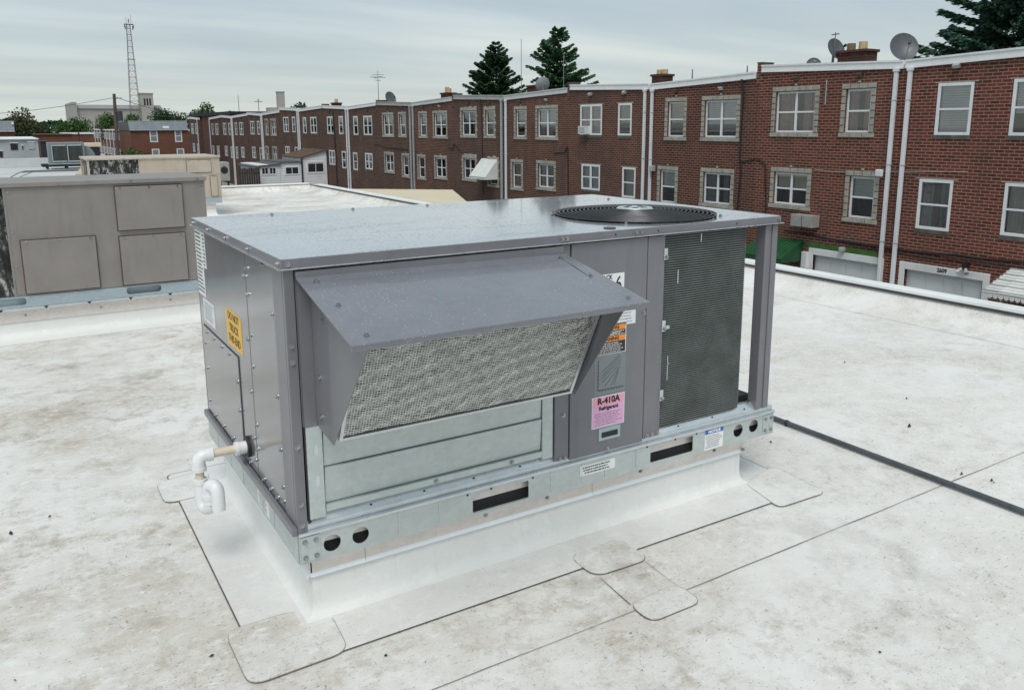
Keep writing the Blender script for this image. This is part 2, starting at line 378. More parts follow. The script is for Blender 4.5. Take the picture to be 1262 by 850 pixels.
def thing(name, label, cat, loc=(0, 0, 0), group=None):
    o = bpy.data.objects.new(name, None); COL.objects.link(o); o.location = loc; o.empty_display_size = .1
    WL[o.name] = Vector(loc); o['label'] = label; o['category'] = cat
    if group: o['group'] = group
    return o
def tag(o, label, cat, group=None):
    o['label'] = label; o['category'] = cat
    if group: o['group'] = group
    return o
def box(name, mat, parent, x0, x1, y0, y1, z0, z1, bevel=0): return MB().box(x0, x1, y0, y1, z0, z1).build(name, mat, parent, bevel=bevel)
def struct(o): o['kind'] = 'structure'; return o
def stuff(o): o['kind'] = 'stuff'; return o
def inst(name, me, parent, p, rot=None):
    o = bpy.data.objects.new(name, me); COL.objects.link(o); o.parent = parent; o.location = Vector(p)-wl(parent)
    if rot: o.rotation_euler = rot
    WL[o.name] = Vector(p); return o
def copy_tree(o, parent=None):
    c = o.copy(); COL.objects.link(c); c.parent = parent
    for ch in o.children: copy_tree(ch, c)
    return c
def plate(name, mat, parent, outer, holes, to3, thick):
    """flat sheet with real holes: outer/holes are 2-D loops, to3 maps (u, v, w) to world"""
    cu = bpy.data.curves.new('tmp', 'CURVE'); cu.dimensions = '2D'; cu.fill_mode = 'BOTH'; cu.extrude = thick/2
    for loop in [outer]+holes:
        s = cu.splines.new('POLY'); s.points.add(len(loop)-1); s.use_cyclic_u = True
        for i, p in enumerate(loop): s.points[i].co = (p[0], p[1], 0, 1)
    to = bpy.data.objects.new('tmp', cu); me = bpy.data.meshes.new_from_object(to)
    b = MB(); b.v = [to3(*v.co) for v in me.vertices]; b.f = [tuple(p.vertices) for p in me.polygons]
    bpy.data.objects.remove(to); bpy.data.curves.remove(cu); bpy.data.meshes.remove(me)
    return b.build(name, mat, parent)
def circ(cx, cy, r, n=24): return [(cx+r*math.cos(2*PI*i/n), cy+r*math.sin(2*PI*i/n)) for i in range(n)]
def rrect(x0, x1, y0, y1, r=.006, n=4):
    pts = []
    for cx, cy, a in ((x1-r, y1-r, 0), (x0+r, y1-r, 90), (x0+r, y0+r, 180), (x1-r, y0+r, 270)):
        pts += [(cx+r*math.cos(R(a+90*i/n)), cy+r*math.sin(R(a+90*i/n))) for i in range(n+1)]
    return pts
def text(name, body, mat, parent, size, to3, cx, cy, xs=1.0, bold=0.0, depth=.0006, align='CENTER'):
    cu = bpy.data.curves.new('tmp', 'FONT'); cu.body = body; cu.size = size; cu.align_x = align; cu.align_y = 'CENTER'; cu.extrude = depth; cu.offset = bold; cu.resolution_u = 3
    to = bpy.data.objects.new('tmp', cu); me = bpy.data.meshes.new_from_object(to)
    b = MB(); b.v = [to3(cx+v.co.x*xs, cy+v.co.y, v.co.z) for v in me.vertices]; b.f = [tuple(p.vertices) for p in me.polygons]
    bpy.data.objects.remove(to); bpy.data.curves.remove(cu); bpy.data.meshes.remove(me)
    return b.build(name, mat, parent)
def front(y): return lambda u, v, w: (u, y-w, v)         # seen from -Y, u to the right (+X)
def left(x): return lambda u, v, w: (x-w, -u, v)         # seen from -X, u to the right (-Y)
def fine_print(parent, mat, to3, u0, u1, v0, v1, rows, h=.0022, seed=0, w=.0012):
    rd = random.Random(seed); b = MB()
    for i in range(rows):
        vv = v1-(i+.5)*(v1-v0)/rows; u = u0+rd.random()*.1*(u1-u0); end = u1-rd.random()*.25*(u1-u0)
        while u < end:
            l = (.04+.10*rd.random())*(u1-u0); e = min(u+l, end)
            c = [to3(u, vv-h/2, w), to3(e, vv-h/2, w), to3(e, vv+h/2, w), to3(u, vv+h/2, w)]; b.add(c, [(0, 1, 2, 3)]); u = e+.018*(u1-u0)
    return b.build('fine_print', mat, parent)
# hex screw with washer, pointing to +Z
sb = MB(); sb.cyl((0,0,0), (0,0,.0015), .0082, n=12); sb.cyl((0,0,.0015), (0,0,.0075), .0053, .0047, n=6)
_s = sb.build('tmp_screw', 'steel_screw'); SCREW = _s.data; bpy.data.objects.remove(_s)
RF = (R(90), 0, 0); RL = (0, R(-90), 0); RT = None; RR = (0, R(90), 0)
def screw(parent, p, rot): return inst('screw', SCREW, parent, p, rot)

# ================================================================== SETTING: ground, roof
GZ = -4.8
g = MB().quad((-900, -600, GZ), (1500, -600, GZ), (1500, 2500, GZ), (-900, 2500, GZ)).build('ground', 'concrete'); struct(g)
al = MB().quad((9.5, -20, GZ+.004), (17.5, -20, GZ+.004), (17.5, 130, GZ+.004), (9.5, 130, GZ+.004)).build('alley', 'asphalt'); struct(al)

ZR = -.2
PX, PY = 5.19, 15.9         # inner faces of the parapets
bld = thing('commercial_building', 'low commercial building with white membrane flat roof and raised edge', 'building', (0, 0, GZ))
b = MB(); b.box(-16, PX+.078, -12, PY+.078, GZ, ZR-.021); b.build('wall', 'render_white', bld)
b = MB(); b.quad((-16, -12, ZR), (PX-.05, -12, ZR), (PX-.05, PY-.05, ZR), (-16, PY-.05, ZR)); b.build('roof_membrane', 'membrane', bld)
def parapet(ax, c):      # inner face with cant, swept along Y (ax=0) or X (ax=1)
    prof = [(-.36, ZR+.0015), (-.22, ZR+.010), (-.11, ZR+.034), (-.04, ZR+.075), (0, -.062), (0.01, -.057), (.08, -.057), (.08, ZR-.02), (-.05, ZR-.02)]
    b = MB(); n = len(prof)
    if ax == 0:
        a0, a1 = -12, PY+.08
        vs = [(c+p, a0, z) for p, z in prof] + [(c+p, a1 if p > .0 else PY+p, z) for p, z in prof]
    else:
        a0, a1 = -16, PX+.08
        vs = [(a0, c+p, z) for p, z in prof] + [(a1 if p > 0 else PX+p, c+p, z) for p, z in prof]
    b.add(vs, [tuple(range(n)), tuple(range(n, 2*n))] + [(i, (i+1) % n, n+(i+1) % n, n+i) for i in range(n)])
    return b.build('parapet', 'membrane', bld, smooth=True)
parapet(0, PX); parapet(1, PY)
y = -12
for k, ln in enumerate([3.05]*9):
    e = min(y+ln, PY+.10)
    if e-y > .1: box('metal_coping', 'coping_white', bld, PX-.025, PX+.10, y+.002, e-.002, -.055, -.027, .006)
    y = e
x = -16
for k in range(7):
    e = min(x+3.05, PX-.03)
    if e-x > .1: box('metal_coping', 'coping_white', bld, x+.002, e-.002, PY-.025, PY+.10, -.0545, -.0265, .006)
    x = e
box('coping_shadow_strip', 'edge_shadow', bld, PX-.0235, PX-.012, -12, PY-.03, -.070, -.0552)  # dark strip painted in for the shadow under the coping
# laps of the membrane sheets: thin dirty edges that stand a little proud
def seam(pts, w=.003, mat='seam_dirt', z=ZR+.004):
    b = MB(); rd = random.Random(int(pts[0][0]*100)+3)
    P = []
    for (x0, y0), (x1, y1) in zip(pts, pts[1:]):
        n = max(2, int(math.hypot(x1-x0, y1-y0)/.12))
        P += [(x0+(x1-x0)*i/n, y0+(y1-y0)*i/n) for i in range(n)]
    P.append(pts[-1])
    vs = []; fs = []
    for i, (x, y) in enumerate(P):
        a = P[max(i-1, 0)]; c = P[min(i+1, len(P)-1)]; d = Vector((c[0]-a[0], c[1]-a[1])).normalized(); nx, ny = -d.y, d.x
        ww = w*(.35+.65*rd.random()); j = (rd.random()-.5)*.003
        vs += [(x+nx*(j-ww/2), y+ny*(j-ww/2), z), (x+nx*(j+ww/2), y+ny*(j+ww/2), z)]
        if i: fs.append((2*i-2, 2*i-1, 2*i+1, 2*i))
    b.add(vs, fs); return b.build('membrane_seam', mat, bld)
seam([(-12, -.395), (.86, -.43)], .0034); seam([(1.06, -.43), (4.4, -.385)], .004)
seam([(-12, 4.45), (-.68, 4.405), (.62, 4.31), (4.4, 4.25)], .0034)
seam([(1.07, -.235), (1.06, -.40)], .002, 'seam_pale'); seam([(.885, -.235), (.868, -.40)], .0034)
seam([(1.15, -.10), (1.28, -.17)], .0015, 'seam_pale')
seam([(-12, 8.1), (4.4, 8.0)], .0034); seam([(-12, 11.9), (4.4, 11.8)], .0034)
seam([(-12, -2.9), (4.4, -2.85)], .0034)
def patch(pts, mat='membrane_patch', r=.05, z=ZR+.0035, h=.0009):
    """welded patch with rounded corners, its lap a dirty edge"""
    n = len(pts); loop = []
    for i in range(n):
        p = Vector(pts[i]); a = Vector(pts[i-1]); c = Vector(pts[(i+1) % n]); rr = min(r, (a-p).length*.45, (c-p).length*.45)
        q0 = p+(a-p).normalized()*rr; q1 = p+(c-p).normalized()*rr
        for k in range(6):
            t = k/5; loop.append(q0*(1-t)**2+p*2*t*(1-t)+q1*t*t)
    m_ = len(loop); b = MB()
    b.add([(p.x, p.y, z) for p in loop]+[(p.x, p.y, z+h) for p in loop], [tuple(range(m_, 2*m_))]+[(i, (i+1) % m_, m_+(i+1) % m_, m_+i) for i in range(m_)])
    o = b.build('patch', mat, bld)
    cen = sum((Vector((p.x, p.y)) for p in loop), Vector((0, 0)))/m_
    e = MB(); rd = random.Random(int(cen.x*1000))
    vs = []; fs = []
    for i, p in enumerate(loop):
        d = (p-cen).normalized(); w = .0002+.0008*rd.random()
        # the camera side collects more dirt than the far side of a lap
        vs += [(p.x, p.y, z+h*.5), (p.x+d.x*w, p.y+d.y*w, z-.001)]; j = (i+1) % m_; fs.append((2*i, 2*i+1, 2*j+1, 2*j))
    e.add(vs, fs); e.build('patch_edge', 'seam_dirt', o)
    vs = []; fs = []; e = MB()
    for i, p in enumerate(loop):
        d = (cen-p).normalized(); w = .0008+.0022*rd.random(); j = (i+1) % m_; vs += [(p.x, p.y, z+h+.0003), (p.x+d.x*w, p.y+d.y*w, z+h+.0003)]
        if rd.random() < .86: fs.append((2*i, 2*i+1, 2*j+1, 2*j))
    e.add(vs, fs); e.build('lap_line', 'seam_pale', o)
    return o
patch([(-.198, .10), (-.198, -.175), (.075, -.168), (.09, .03), (.0, .10)], z=ZR+.0052)
patch([(-.205, 1.27), (-.205, 1.05), (-.03, 1.05), (.0, 1.30)], z=ZR+.0052)
patch([(1.80, .02), (1.745, -.205), (2.005, -.212), (2.03, .07)], z=ZR+.0052, r=.04)
patch([(.872, -.075), (.872, -.225), (1.095, -.232), (1.09, -.068)], r=.05, z=ZR+.0052)
patch([(.862, -.40), (.862, -.505), (1.063, -.505), (1.063, -.39)], r=.04, z=ZR+.0049)
b = MB(); rd = random.Random(11)         # crumbs and leaf bits lying on the roof
for i in range(120):
    x, y = (rd.uniform(-2.2, 4.3), rd.uniform(-1.3, 7)) if i % 3 else (rd.uniform(-1.2, 2.8), rd.uniform(-1.1, 1.4))
    if -.15 < x < 2.0 and -.1 < y < 1.3: continue
    s = rd.choice([.003, .0035, .004, .005, .009]) ; a = rd.random()*PI
    if i in (10, 31, 62): s = .016
    dx, dy = s*math.cos(a), s*math.sin(a); k = .35+.5*rd.random()
    b.add([(x-dx, y-dy, ZR+.0045), (x+dy*k, y-dx*k, ZR+.0045), (x+dx, y+dy, ZR+.0045), (x-dy*k, y+dx*k, ZR+.0045), (x, y, ZR+.0045+s*.6)], [(0,1,4),(1,2,4),(2,3,4),(3,0,4)])
for x, y, s in ((2.94, .05, .014), (2.62, -.39, .009), (2.66, -.49, .009), (2.84, -.66, .010), (2.1, .32, .012), (.15, -.24, .006), (3.3,.3,.008), (3.6,.9,.008)):
    b.add([(x-s, y, ZR+.0045), (x, y-s*.6, ZR+.0045), (x+s, y, ZR+.0045), (x, y+s*.6, ZR+.0045), (x, y, ZR+.0045+s*1.1)], [(0,1,4),(1,2,4),(2,3,4),(3,0,4)])
stuff(tag(b.build('roof_debris', 'rubber'), 'tiny dark crumbs and leaf bits scattered over the white roof', 'debris'))

# ------------------------------------------------------------------ curb under the main unit
CX0, CX1, CY0, CY1 = .045, 1.79, .04, 1.135
curb = thing('roof_curb', 'white flashed curb with metal flashing strip under the grey rooftop unit', 'roof curb', (CX0, CY0, ZR))
b = MB(); offs = [(0, -.05), (.002, -.15), (.006, -.174), (.014, -.186), (.030, -.193), (.06, -.1947), (.195, -.1955), (.197, -.1985)]
loops = []
for o_, z_ in offs:
    L = rrect(CX0-o_, CX1+o_, CY0-o_, CY1+o_, .004+o_*.12, 3); loops.append([(x, y, z_) for x, y in L])
n = len(loops[0]); vs = [p for L in loops for p in L]
fs = [(k*n+i, k*n+(i+1) % n, (k+1)*n+(i+1) % n, (k+1)*n+i) for k in range(4) for i in range(n)]
b.add(vs[:5*n], fs); b.build('flashing_skirt', 'membrane_clean', curb, smooth=True)
b = MB(); b.add(vs[4*n:], [(k*n+i, k*n+(i+1) % n, (k+1)*n+(i+1) % n, (k+1)*n+i) for k in range(len(loops)-5) for i in range(n)]); b.build('skirt_flange', 'membrane_skirt', curb, smooth=True)
b = MB(); s_ = rrect(CX0-.197, CX1+.197, CY0-.197, CY1+.197, .028, 3); s2 = rrect(CX0-.2015, CX1+.2015, CY0-.2015, CY1+.2015, .03, 3); n = len(s_)
b.add([(x, y, -.1958) for x, y in s_]+[(x, y, -.1962) for x, y in s2], [(i, (i+1) % n, n+(i+1) % n, n+i) for i in range(n)]); b.build('skirt_edge', 'seam_dirt', curb)
b = MB(); b.box(CX0+.004, CX1-.004, CY0+.004, CY1-.004, ZR+.001, -.002); b.build('core', 'dark_inside', curb)
# counter-flashing: flat strip with a kicked-out bright lip, in lengths, on the front and the left
for x0, x1 in ((CX0-.008, .205), (.2065, 1.05), (1.0515, CX1+.006)):
    box('counter_flashing', 'mill_aluminium', curb, x0, x1, CY0-.006, CY0-.002, -.060, -.0005)
    l = MB(); l.prism([(CY0-.006, -.053), (CY0-.014, -.063), (CY0-.0125, -.0645), (CY0-.003, -.055)], 0, x0, x1); l.build('flashing_lip', 'aluminium_lip', curb)
for y0, y1 in ((CY0-.006, .6), (.6015, CY1+.006)):
    box('counter_flashing', 'mill_aluminium', curb, CX0-.006, CX0-.002, y0, y1, -.060, -.0005)
    l = MB(); l.prism([(CX0-.006, -.052), (CX0-.018, -.068), (CX0-.0165, -.0695), (CX0-.003, -.054)], 1, y0, y1); l.build('flashing_lip', 'aluminium_lip', curb)
box('counter_flashing', 'mill_aluminium', curb, CX1+.002, CX1+.006, CY0, CY1, -.060, -.0005)
for x in (.62, .86, 1.27, 1.64): screw(curb, (x, CY0-.006, -.026), RF)
screw(curb, (CX1+.002, CY0-.012, -.055), RF)

# ================================================================== MAIN ROOFTOP UNIT
L_, W_, H_ = 1.889, 1.172, .8715
ZB, ZT = .0966, .8435         # cabinet bottom, underside of the lid lip
un = thing('rooftop_unit', 'large grey packaged air conditioner with economizer hood standing on white curb', 'air conditioner', (0, 0, 0))
box('light_blocker', 'dark_inside', un, .03, 1.30, .05, W_-.03, .10, .842)  # dark core added to block light, shows through the panel gaps
# --- base
fr_ = plate('base_rail', 'galvanised', un, [(0, 0), (1.923, 0), (1.923, .0866), (0, .0866)],
   [circ(.095, .043, .0255), circ(.181, .043, .0255), circ(1.726, .048, .0255), circ(1.811, .050, .0255), rrect(.553, .762, .012, .074, .006), rrect(1.282, 1.489, .016, .077, .006)], front(-.002), .003)
fr_['label'] = 'galvanised front rail with round and slotted lifting holes'
for x in (.30, .435, .85, .975, 1.075, 1.215): box('rail_joint', 'galvanised_bright', fr_, x, x+.0025, -.0055, -.0038, .014, .080)
for x0 in (.004, 1.862):
    c = box('corner_plate', 'galvanised', fr_, x0, x0+.056, -.0065, -.0037, .006, .083, .002)
    for x in (x0+.012, x0+.044):
        for z in (.02, .068): screw(c, (x, -.0065, z), RF)
for x, z in ((.535, .079), (.778, .079), (1.265, .081), (1.505, .081), (.62, .08), (1.40, .081)): 
    MB().cyl((x, -.0036, z), (x, -.0052, z), .0035, n=8).build('rail_hole', 'black_metal', fr_)
b = MB()
b.box(0, 1.923, -.010, .02, .0868, .0966); b.box(0, 1.921, .004, .03, .0968, .112)
b.prism([(.004, .1122), (.030, .1122), (.030, .139), (.026, .139)], 0, 0.002, 1.889)
b.build('rail_channel', 'galvanised_bright', un, bevel=.0015)
for i in range(11):
    x = .05+i*.172
    MB().cyl((x, .012, .122), (x, .010, .1215), .004, n=8).build('rail_hole', 'black_metal', un)
lr = box('base_rail', 'galvanised', un, -.002, .0015, .004, W_, 0, .088)
lr['label'] = 'galvanised end rail below the drain pipe'
for y in (.24, .36, .62, .80, 1.0): box('rail_joint', 'galvanised_bright', lr, -.004, -.0022, y, y+.002, .004, .084)
box('base_rail', 'galvanised', un, 1.9195, 1.923, .004, W_, 0, .088); box('base_rail', 'galvanised', un, 0, 1.923, W_-.003, W_, 0, .0965)
box('base_pan', 'galvanised_blue', un, .004, 1.918, .022, W_-.004, .088, .0962)
box('pan_underside', 'dark_inside', un, .02, 1.90, .06, W_-.02, .060, .087)
box('hole_backing', 'mill_aluminium', un, .012, 1.912, .018, .021, .043, .0865); box('hole_backing', 'dark_inside', un, .012, 1.912, .0225, .026, .001, .060)  # second plate is a dark sheet standing in for shade inside the holes
box('rail_lip', 'galvanised_blue', un, .012, 1.912, .0008, .014, .0005, .004)
box('bottom_flange', 'cabinet_paint', un, -.016, -.0005, .0, W_, .0885, .112, .003)
# --- left end: corner post, panels, service door
b = MB(); b.box(0, .028, -.0005, .014, ZB, ZT); b.box(-.0005, .014, .0145, .107, .112, ZT); b.build('corner_post', 'cabinet_paint', un, bevel=.002)
p1 = box('end_panel', 'cabinet_end_paint', un, .0015, .016, .1115, .411, .112, ZT, .0015)
p2 = box('end_panel', 'cabinet_end_paint', un, .0005, .016, .4145, 1.168, .112, ZT, .0015)
box('door_gap', 'ink', p2, -.0006, .002, .572, 1.117, .122, .470)
dr = box('service_door', 'cabinet_end_paint', un, -.0035, .0, .5755, 1.1135, .1255, .4665, .0015)
for z in (.83, .70, .46, .30, .185, .14): screw(p1, (.0015, .128 if z < .8 else .2, z), RL)
for z in (.80, .72, .59, .49, .30, .22): screw(p1, (.0015, .395, z-.01), RL)
for z in (.76, .56, .39, .235, .16): screw(p2, (.0005, .432, z), RL)
for y in (1.05, .93, .80, .69): screw(dr, (-.0035, y, .452), RL)
for z in (.40, .30, .17): screw(dr, (-.0035, 1.095, z), RL); screw(dr, (-.0035, .59, z-.02), RL)
for y in (1.0, .86, .72, .63): screw(dr, (-.0035, y, .139), RL)
for y in (.50, .34, .26, .19): screw(p1 if y < .41 else p2, (.001, y, .128), RL)
# --- front panels
hp = box('hood_panel', 'cabinet_paint', un, .031, .862, .004, .016, .40, .838, .001)
b = MB(); b.box(.0315, .040, .002, .03, .118, .402); b.build('side_channel', 'black_metal', un)
st = box('front_post', 'cabinet_paint', un, .866, .9215, -.0005, .014, .113, .838, .0015)
ap = box('access_panel', 'cabinet_paint', un, .9255, 1.2425, -.003, .014, .106, .838, .002); ap['label'] = 'grey access panel with stickers and recessed handle'
np_ = box('narrow_panel', 'cabinet_paint', un, 1.2470, 1.3225, -.001, .05, .113, .838, .002)
box('header_strip', 'cabinet_paint', un, .0005, 1.8885, .006, .02, .8385, .8434)
for z in (.79, .62, .27): screw(st, (.905 if z > .7 else .90, -.0005, z), RF)
for z in (.655, .61, .37, .2): screw(st, (.012, -.0005, z-.02), RF)
screw(ap, (1.085, -.003, .113), RF); screw(ap, (1.232, -.003, .575), RF)
for x in (1.263, 1.288, 1.312): screw(np_, (x, -.001, .122), RF)
for x in (.012, .885, .905): screw(un, (x, -.001, .118), RF)
for z in (.775, .52, .265):
    c = box('coil_clip', 'galvanised_bright', np_, 1.316, 1.332, -.006, -.0012, z-.022, z+.018, .001); screw(c, (1.326, -.006, z-.012), RF)
# --- right corner post (three folds) and rear posts
b = MB(); b.box(1.822, 1.842, .0, .045, ZB+.016, .838); b.box(1.8425, 1.860, .0045, .045, ZB+.016, .838); b.box(1.8605, 1.889, .0, .05, ZB+.016, .838)
b.build('corner_post', 'cabinet_paint', un, bevel=.002)
b = MB(); b.box(1.83, 1.889, W_-.06, W_-.002, ZB, .838); b.build('corner_post', 'cabinet_paint', un, bevel=.002)
box('back_panel', 'cabinet_paint', un, .0, 1.3, W_-.0145, W_-.001, ZB, ZT-.001, .001)
# --- lid
fan_c = (1.462, .332); FR = .318
lid = plate('top_cover', 'cabinet_top_sheen', un, rrect(-.0055, 1.8945, -.0055, 1.1775, .008), [circ(*fan_c, FR-.01, 64)], lambda u, v, w: (u, v, H_-.0015+w), .003)
b = MB()
for x0, x1, y0, y1 in ((-.006, 1.895, -.006, -.004), (-.006, 1.895, 1.176, 1.178), (-.006, -.004, -.0038, 1.1758), (1.893, 1.895, -.0038, 1.1758)): b.box(x0, x1, y0, y1, ZT, H_-.0012)
b.build('lid_edge', 'cabinet_paint', lid, bevel=.0012)
b = MB(); b.box(-.015, 1.904, -.015, -.0062, ZT-.0005, ZT+.0025); b.box(-.015, -.0062, -.006, 1.178, ZT-.0005, ZT+.0025); b.build('lid_flange', 'cabinet_top_sheen', lid)  # lightened colour stands in for sky reflected off the flange
for y in (.018, .33, .62, .88, 1.13): screw(lid, (-.006, y, .857), RL)
for x in (.012, .885, .903, 1.185, 1.207, 1.882): screw(lid, (x, -.006, .857), RF)
for x in (1.10, 1.285, 1.66): MB().cyl((x, -.0058, .857), (x, -.0072, .857), .0032, n=8).build('lid_hole', 'black_metal', lid)
for x, y in ((.28, 1.10), (.62, 1.12), (.95, 1.10), (1.30, 1.10), (1.62, 1.06), (1.35, -.0), (1.78, .9)):
    if y > .01: screw(lid, (x, y, H_), RT)
# fan: orifice, grille of rings, hub plate, blades, motor
b = MB(); b.add([(fan_c[0]+r*math.cos(a), fan_c[1]+r*math.sin(a), z) for r, z in ((FR-.01, H_-.003), (FR-.012, H_-.06), (FR-.03, H_-.11)) for a in [2*PI*i/48 for i in range(48)]],
   [(k*48+i, k*48+(i+1) % 48, (k+1)*48+(i+1) % 48, (k+1)*48+i) for k in range(2) for i in range(48)]); b.build('fan_orifice', 'black_metal', un, smooth=True)
def gz(r): return H_+.006+.020*(1-(r/FR)**2)
gr = MB()
rr = .085
while rr < FR+.004:
    gr.tube([(fan_c[0]+rr*math.cos(2*PI*i/56), fan_c[1]+rr*math.sin(2*PI*i/56), gz(rr)) for i in range(56)], .0028, 5, True); rr += .0158
for k in range(10):
    a = 2*PI*k/10+.15
    gr.tube([(fan_c[0]+r*math.cos(a), fan_c[1]+r*math.sin(a), gz(r)-.0035) for r in (.05, .12, .19, .26, FR+.004)]+[(fan_c[0]+(FR+.004)*math.cos(a), fan_c[1]+(FR+.004)*math.sin(a), H_)], .0024, 5)
grl = gr.build('fan_grille', 'grille_wire', un, smooth=True); stuff(grl)
MB().cyl((*fan_c, gz(0)-.004), (*fan_c, gz(0)+.003), .072, .066, n=28).build('hub_plate', 'galvanised', grl, smooth=True)
hb = MB()
for k in range(5):
    a = 2*PI*k/5+.3; hb.box(fan_c[0]+.035*math.cos(a)-.008, fan_c[0]+.035*math.cos(a)+.008, fan_c[1]+.035*math.sin(a)-.008, fan_c[1]+.035*math.sin(a)+.008, gz(0)+.0032, gz(0)+.0048)
hb.build('hub_slot', 'black_metal', grl)
for k in range(4):
    a = PI/4+PI/2*k; screw(grl, (fan_c[0]+(FR+.004)*math.cos(a), fan_c[1]+(FR+.004)*math.sin(a), H_), RT)
fan = MB().cyl((*fan_c, H_-.10), (*fan_c, H_-.03), .06, n=20).build('fan_hub', 'black_metal', un, smooth=True)
for k in range(4):
    bl = MB(); a0 = PI/2*k
    for i in range(6):
        r = .06+(FR-.09)*i/5; sp_ = .55+.25*i/5
        bl.v += [(fan_c[0]+r*math.cos(a0-sp_/2), fan_c[1]+r*math.sin(a0-sp_/2), H_-.095), (fan_c[0]+r*math.cos(a0), fan_c[1]+r*math.sin(a0), H_-.07), (fan_c[0]+r*math.cos(a0+sp_/2), fan_c[1]+r*math.sin(a0+sp_/2), H_-.04)]
        if i: bl.f += [(3*i-3, 3*i-2, 3*i+1, 3*i), (3*i-2, 3*i-1, 3*i+2, 3*i+1)]
    bl.build('fan_blade', 'fan_blade', fan, smooth=True)
MB().cyl((*fan_c, .55), (*fan_c, H_-.10), .07, n=20).build('fan_motor', 'black_metal', un, smooth=True)
MB().cyl((1.115, .045, H_), (1.115, .045, H_+.003), .021, n=20).build('cap_plug', 'black_metal', lid)
# --- condenser coil: L-shaped core, with flat tubes standing proud
def coil_path(off):
    r = .055; x1 = 1.764; y0 = .014
    P = [(1.324, y0-off), (x1-r, y0-off)]
    P += [(x1-r+(r+off)*math.sin(R(a)), y0+r-(r+off)*math.cos(R(a))) for a in (15, 30, 45, 60, 75, 90)]
    return P+[(x1+off, 1.10)]
def wall_strip(b, path, z0, z1):
    n0 = len(b.v); b.v += [(x, y, z0) for x, y in path]+[(x, y, z1) for x, y in path]; n = len(path)
    b.f += [(n0+i, n0+i+1, n0+n+i+1, n0+n+i) for i in range(n-1)]
cz0, cz1 = .132, .838
b = MB(); wall_strip(b, coil_path(0), cz0, cz1); inn = [(x, y) for x, y in coil_path(-.024)]; wall_strip(b, inn, cz0, cz1)
co = b.build('condenser_coil', 'coil_fins', un, smooth=True)
b = MB(); nt_ = 84
for i in range(nt_):
    z = cz0+(i+.5)*(cz1-cz0)/nt_; h = .0016
    o0 = coil_path(0.0005); o1 = coil_path(.0035); n0 = len(b.v); n = len(o0)
    b.v += [(x, y, z-h) for x, y in o0]+[(x, y, z-h*.5) for x, y in o1]+[(x, y, z+h*.5) for x, y in o1]+[(x, y, z+h) for x, y in o0]
    b.f += [(n0+k*n+j, n0+k*n+j+1, n0+(k+1)*n+j+1, n0+(k+1)*n+j) for k in range(3) for j in range(n-1)]
stuff(b.build('coil_tube', 'coil_tube', co))
box('coil_header', 'galvanised_bright', co, 1.3235, 1.328, .008, .03, cz0, cz1)
box('coil_tray', 'galvanised_blue', un, 1.325, 1.885, .032, 1.12, .0964, .118, .002)
for x in (1.345, 1.44, 1.475, 1.545, 1.565, 1.68): screw(un, (x, .022, .131), (R(50), 0, 0))
box('rubber_foot', 'rubber', un, 1.795, 1.884, .085, .30, .118, .146, .006)
screw(un, (1.80, .03, .135), RF)
# bent fin marks
for x, z, dx, dz in ((1.345, .50, .020, .012), (1.395, .66, .004, .05), (1.36, .31, .003, .09), (1.36, .37, .010, .004), (1.50, .80, .004, .03)):
    MB().box(x, x+dx, .0100, .0108, z, z+dz).build('bent_fin', 'galvanised_bright', co)
# --- damper section below the hood
box('damper_back', 'dark_inside', un, .034, .862, .034, .05, .113, .402)
box('damper_frame', 'galvanised', un, .036, .0815, -.004, .032, .128, .402, .002)
box('damper_frame', 'galvanised', un, .820, .862, .004, .032, .128, .402, .002)
dl = MB(); dl.prism([(.012, .1625), (.004, .270), (.012, .272), (.022, .1625)], 0, .086, .817); dl.build('damper_blade', 'galvanised', un, bevel=.0012)
dl = MB(); dl.prism([(.010, .2735), (.002, .402), (.010, .402), (.018, .2735)], 0, .086, .817); dl.build('damper_blade', 'galvanised', un, bevel=.0012)
ds = box('damper_sill', 'galvanised', un, .084, .8175, .0, .03, .140, .1605, .0015)
for x in (.43, .70): screw(ds, (x, 0, .150), RF)
for z in (.33, .24): MB().add([(.062+.006*math.cos(a), -.0046, z+.018*math.sin(a)) for a in [2*PI*i/12 for i in range(12)]], [tuple(range(12))]).build('knockout', 'galvanised_bright', un)
MB().add([(.150+.010*math.cos(a), .0015, .350+.008*math.sin(a)) for a in [2*PI*i/14 for i in range(14)]], [tuple(range(14))]).build('paint_mark', 'green_dot', un)
# --- economizer hood
HX0, HX1, HY, HZ = .030, .903, -.41, .727
SX0, SX1 = .070, .850
def hz_(y): return .826+(HZ-.826)*(y/HY)
ht = MB(); ht.add([(HX0, -.003, .822), (HX1-.012, -.003, .815), (HX1, HY, HZ), (HX0, HY, HZ), (HX0, -.003, .818), (HX1-.012, -.003, .811), (HX1, HY, HZ-.004), (HX0, HY, HZ-.004)],
   [(0, 3, 2, 1), (4, 5, 6, 7), (0, 1, 5, 4), (1, 2, 6, 5), (2, 3, 7, 6), (3, 0, 4, 7)])
ht.add([(HX0, HY, HZ), (HX1, HY, HZ), (HX1, HY+.002, HZ-.016), (HX0, HY+.002, HZ-.016), (HX0, HY+.004, HZ-.004), (HX1, HY+.004, HZ-.004), (HX1, HY+.006, HZ-.016), (HX0, HY+.006, HZ-.016)],
   [(0, 3, 2, 1), (4, 5, 6, 7), (2, 3, 7, 6), (0, 4, 7, 3), (1, 2, 6, 5)])
hoodo = ht.build('economizer_hood', 'hood_paint', un); hoodo['label'] = 'sloping rain hood with wet grey top over a metal filter'
box('hood_strip', 'cabinet_paint', hoodo, HX0, HX1-.014, -.012, -.0005, .8135, .836, .001)
TIPY, TIPZ = -.135, .388
prof = [(-.001, .814), (HY+.018, HZ-.002), (TIPY, TIPZ), (-.03, .400), (-.001, .412)]
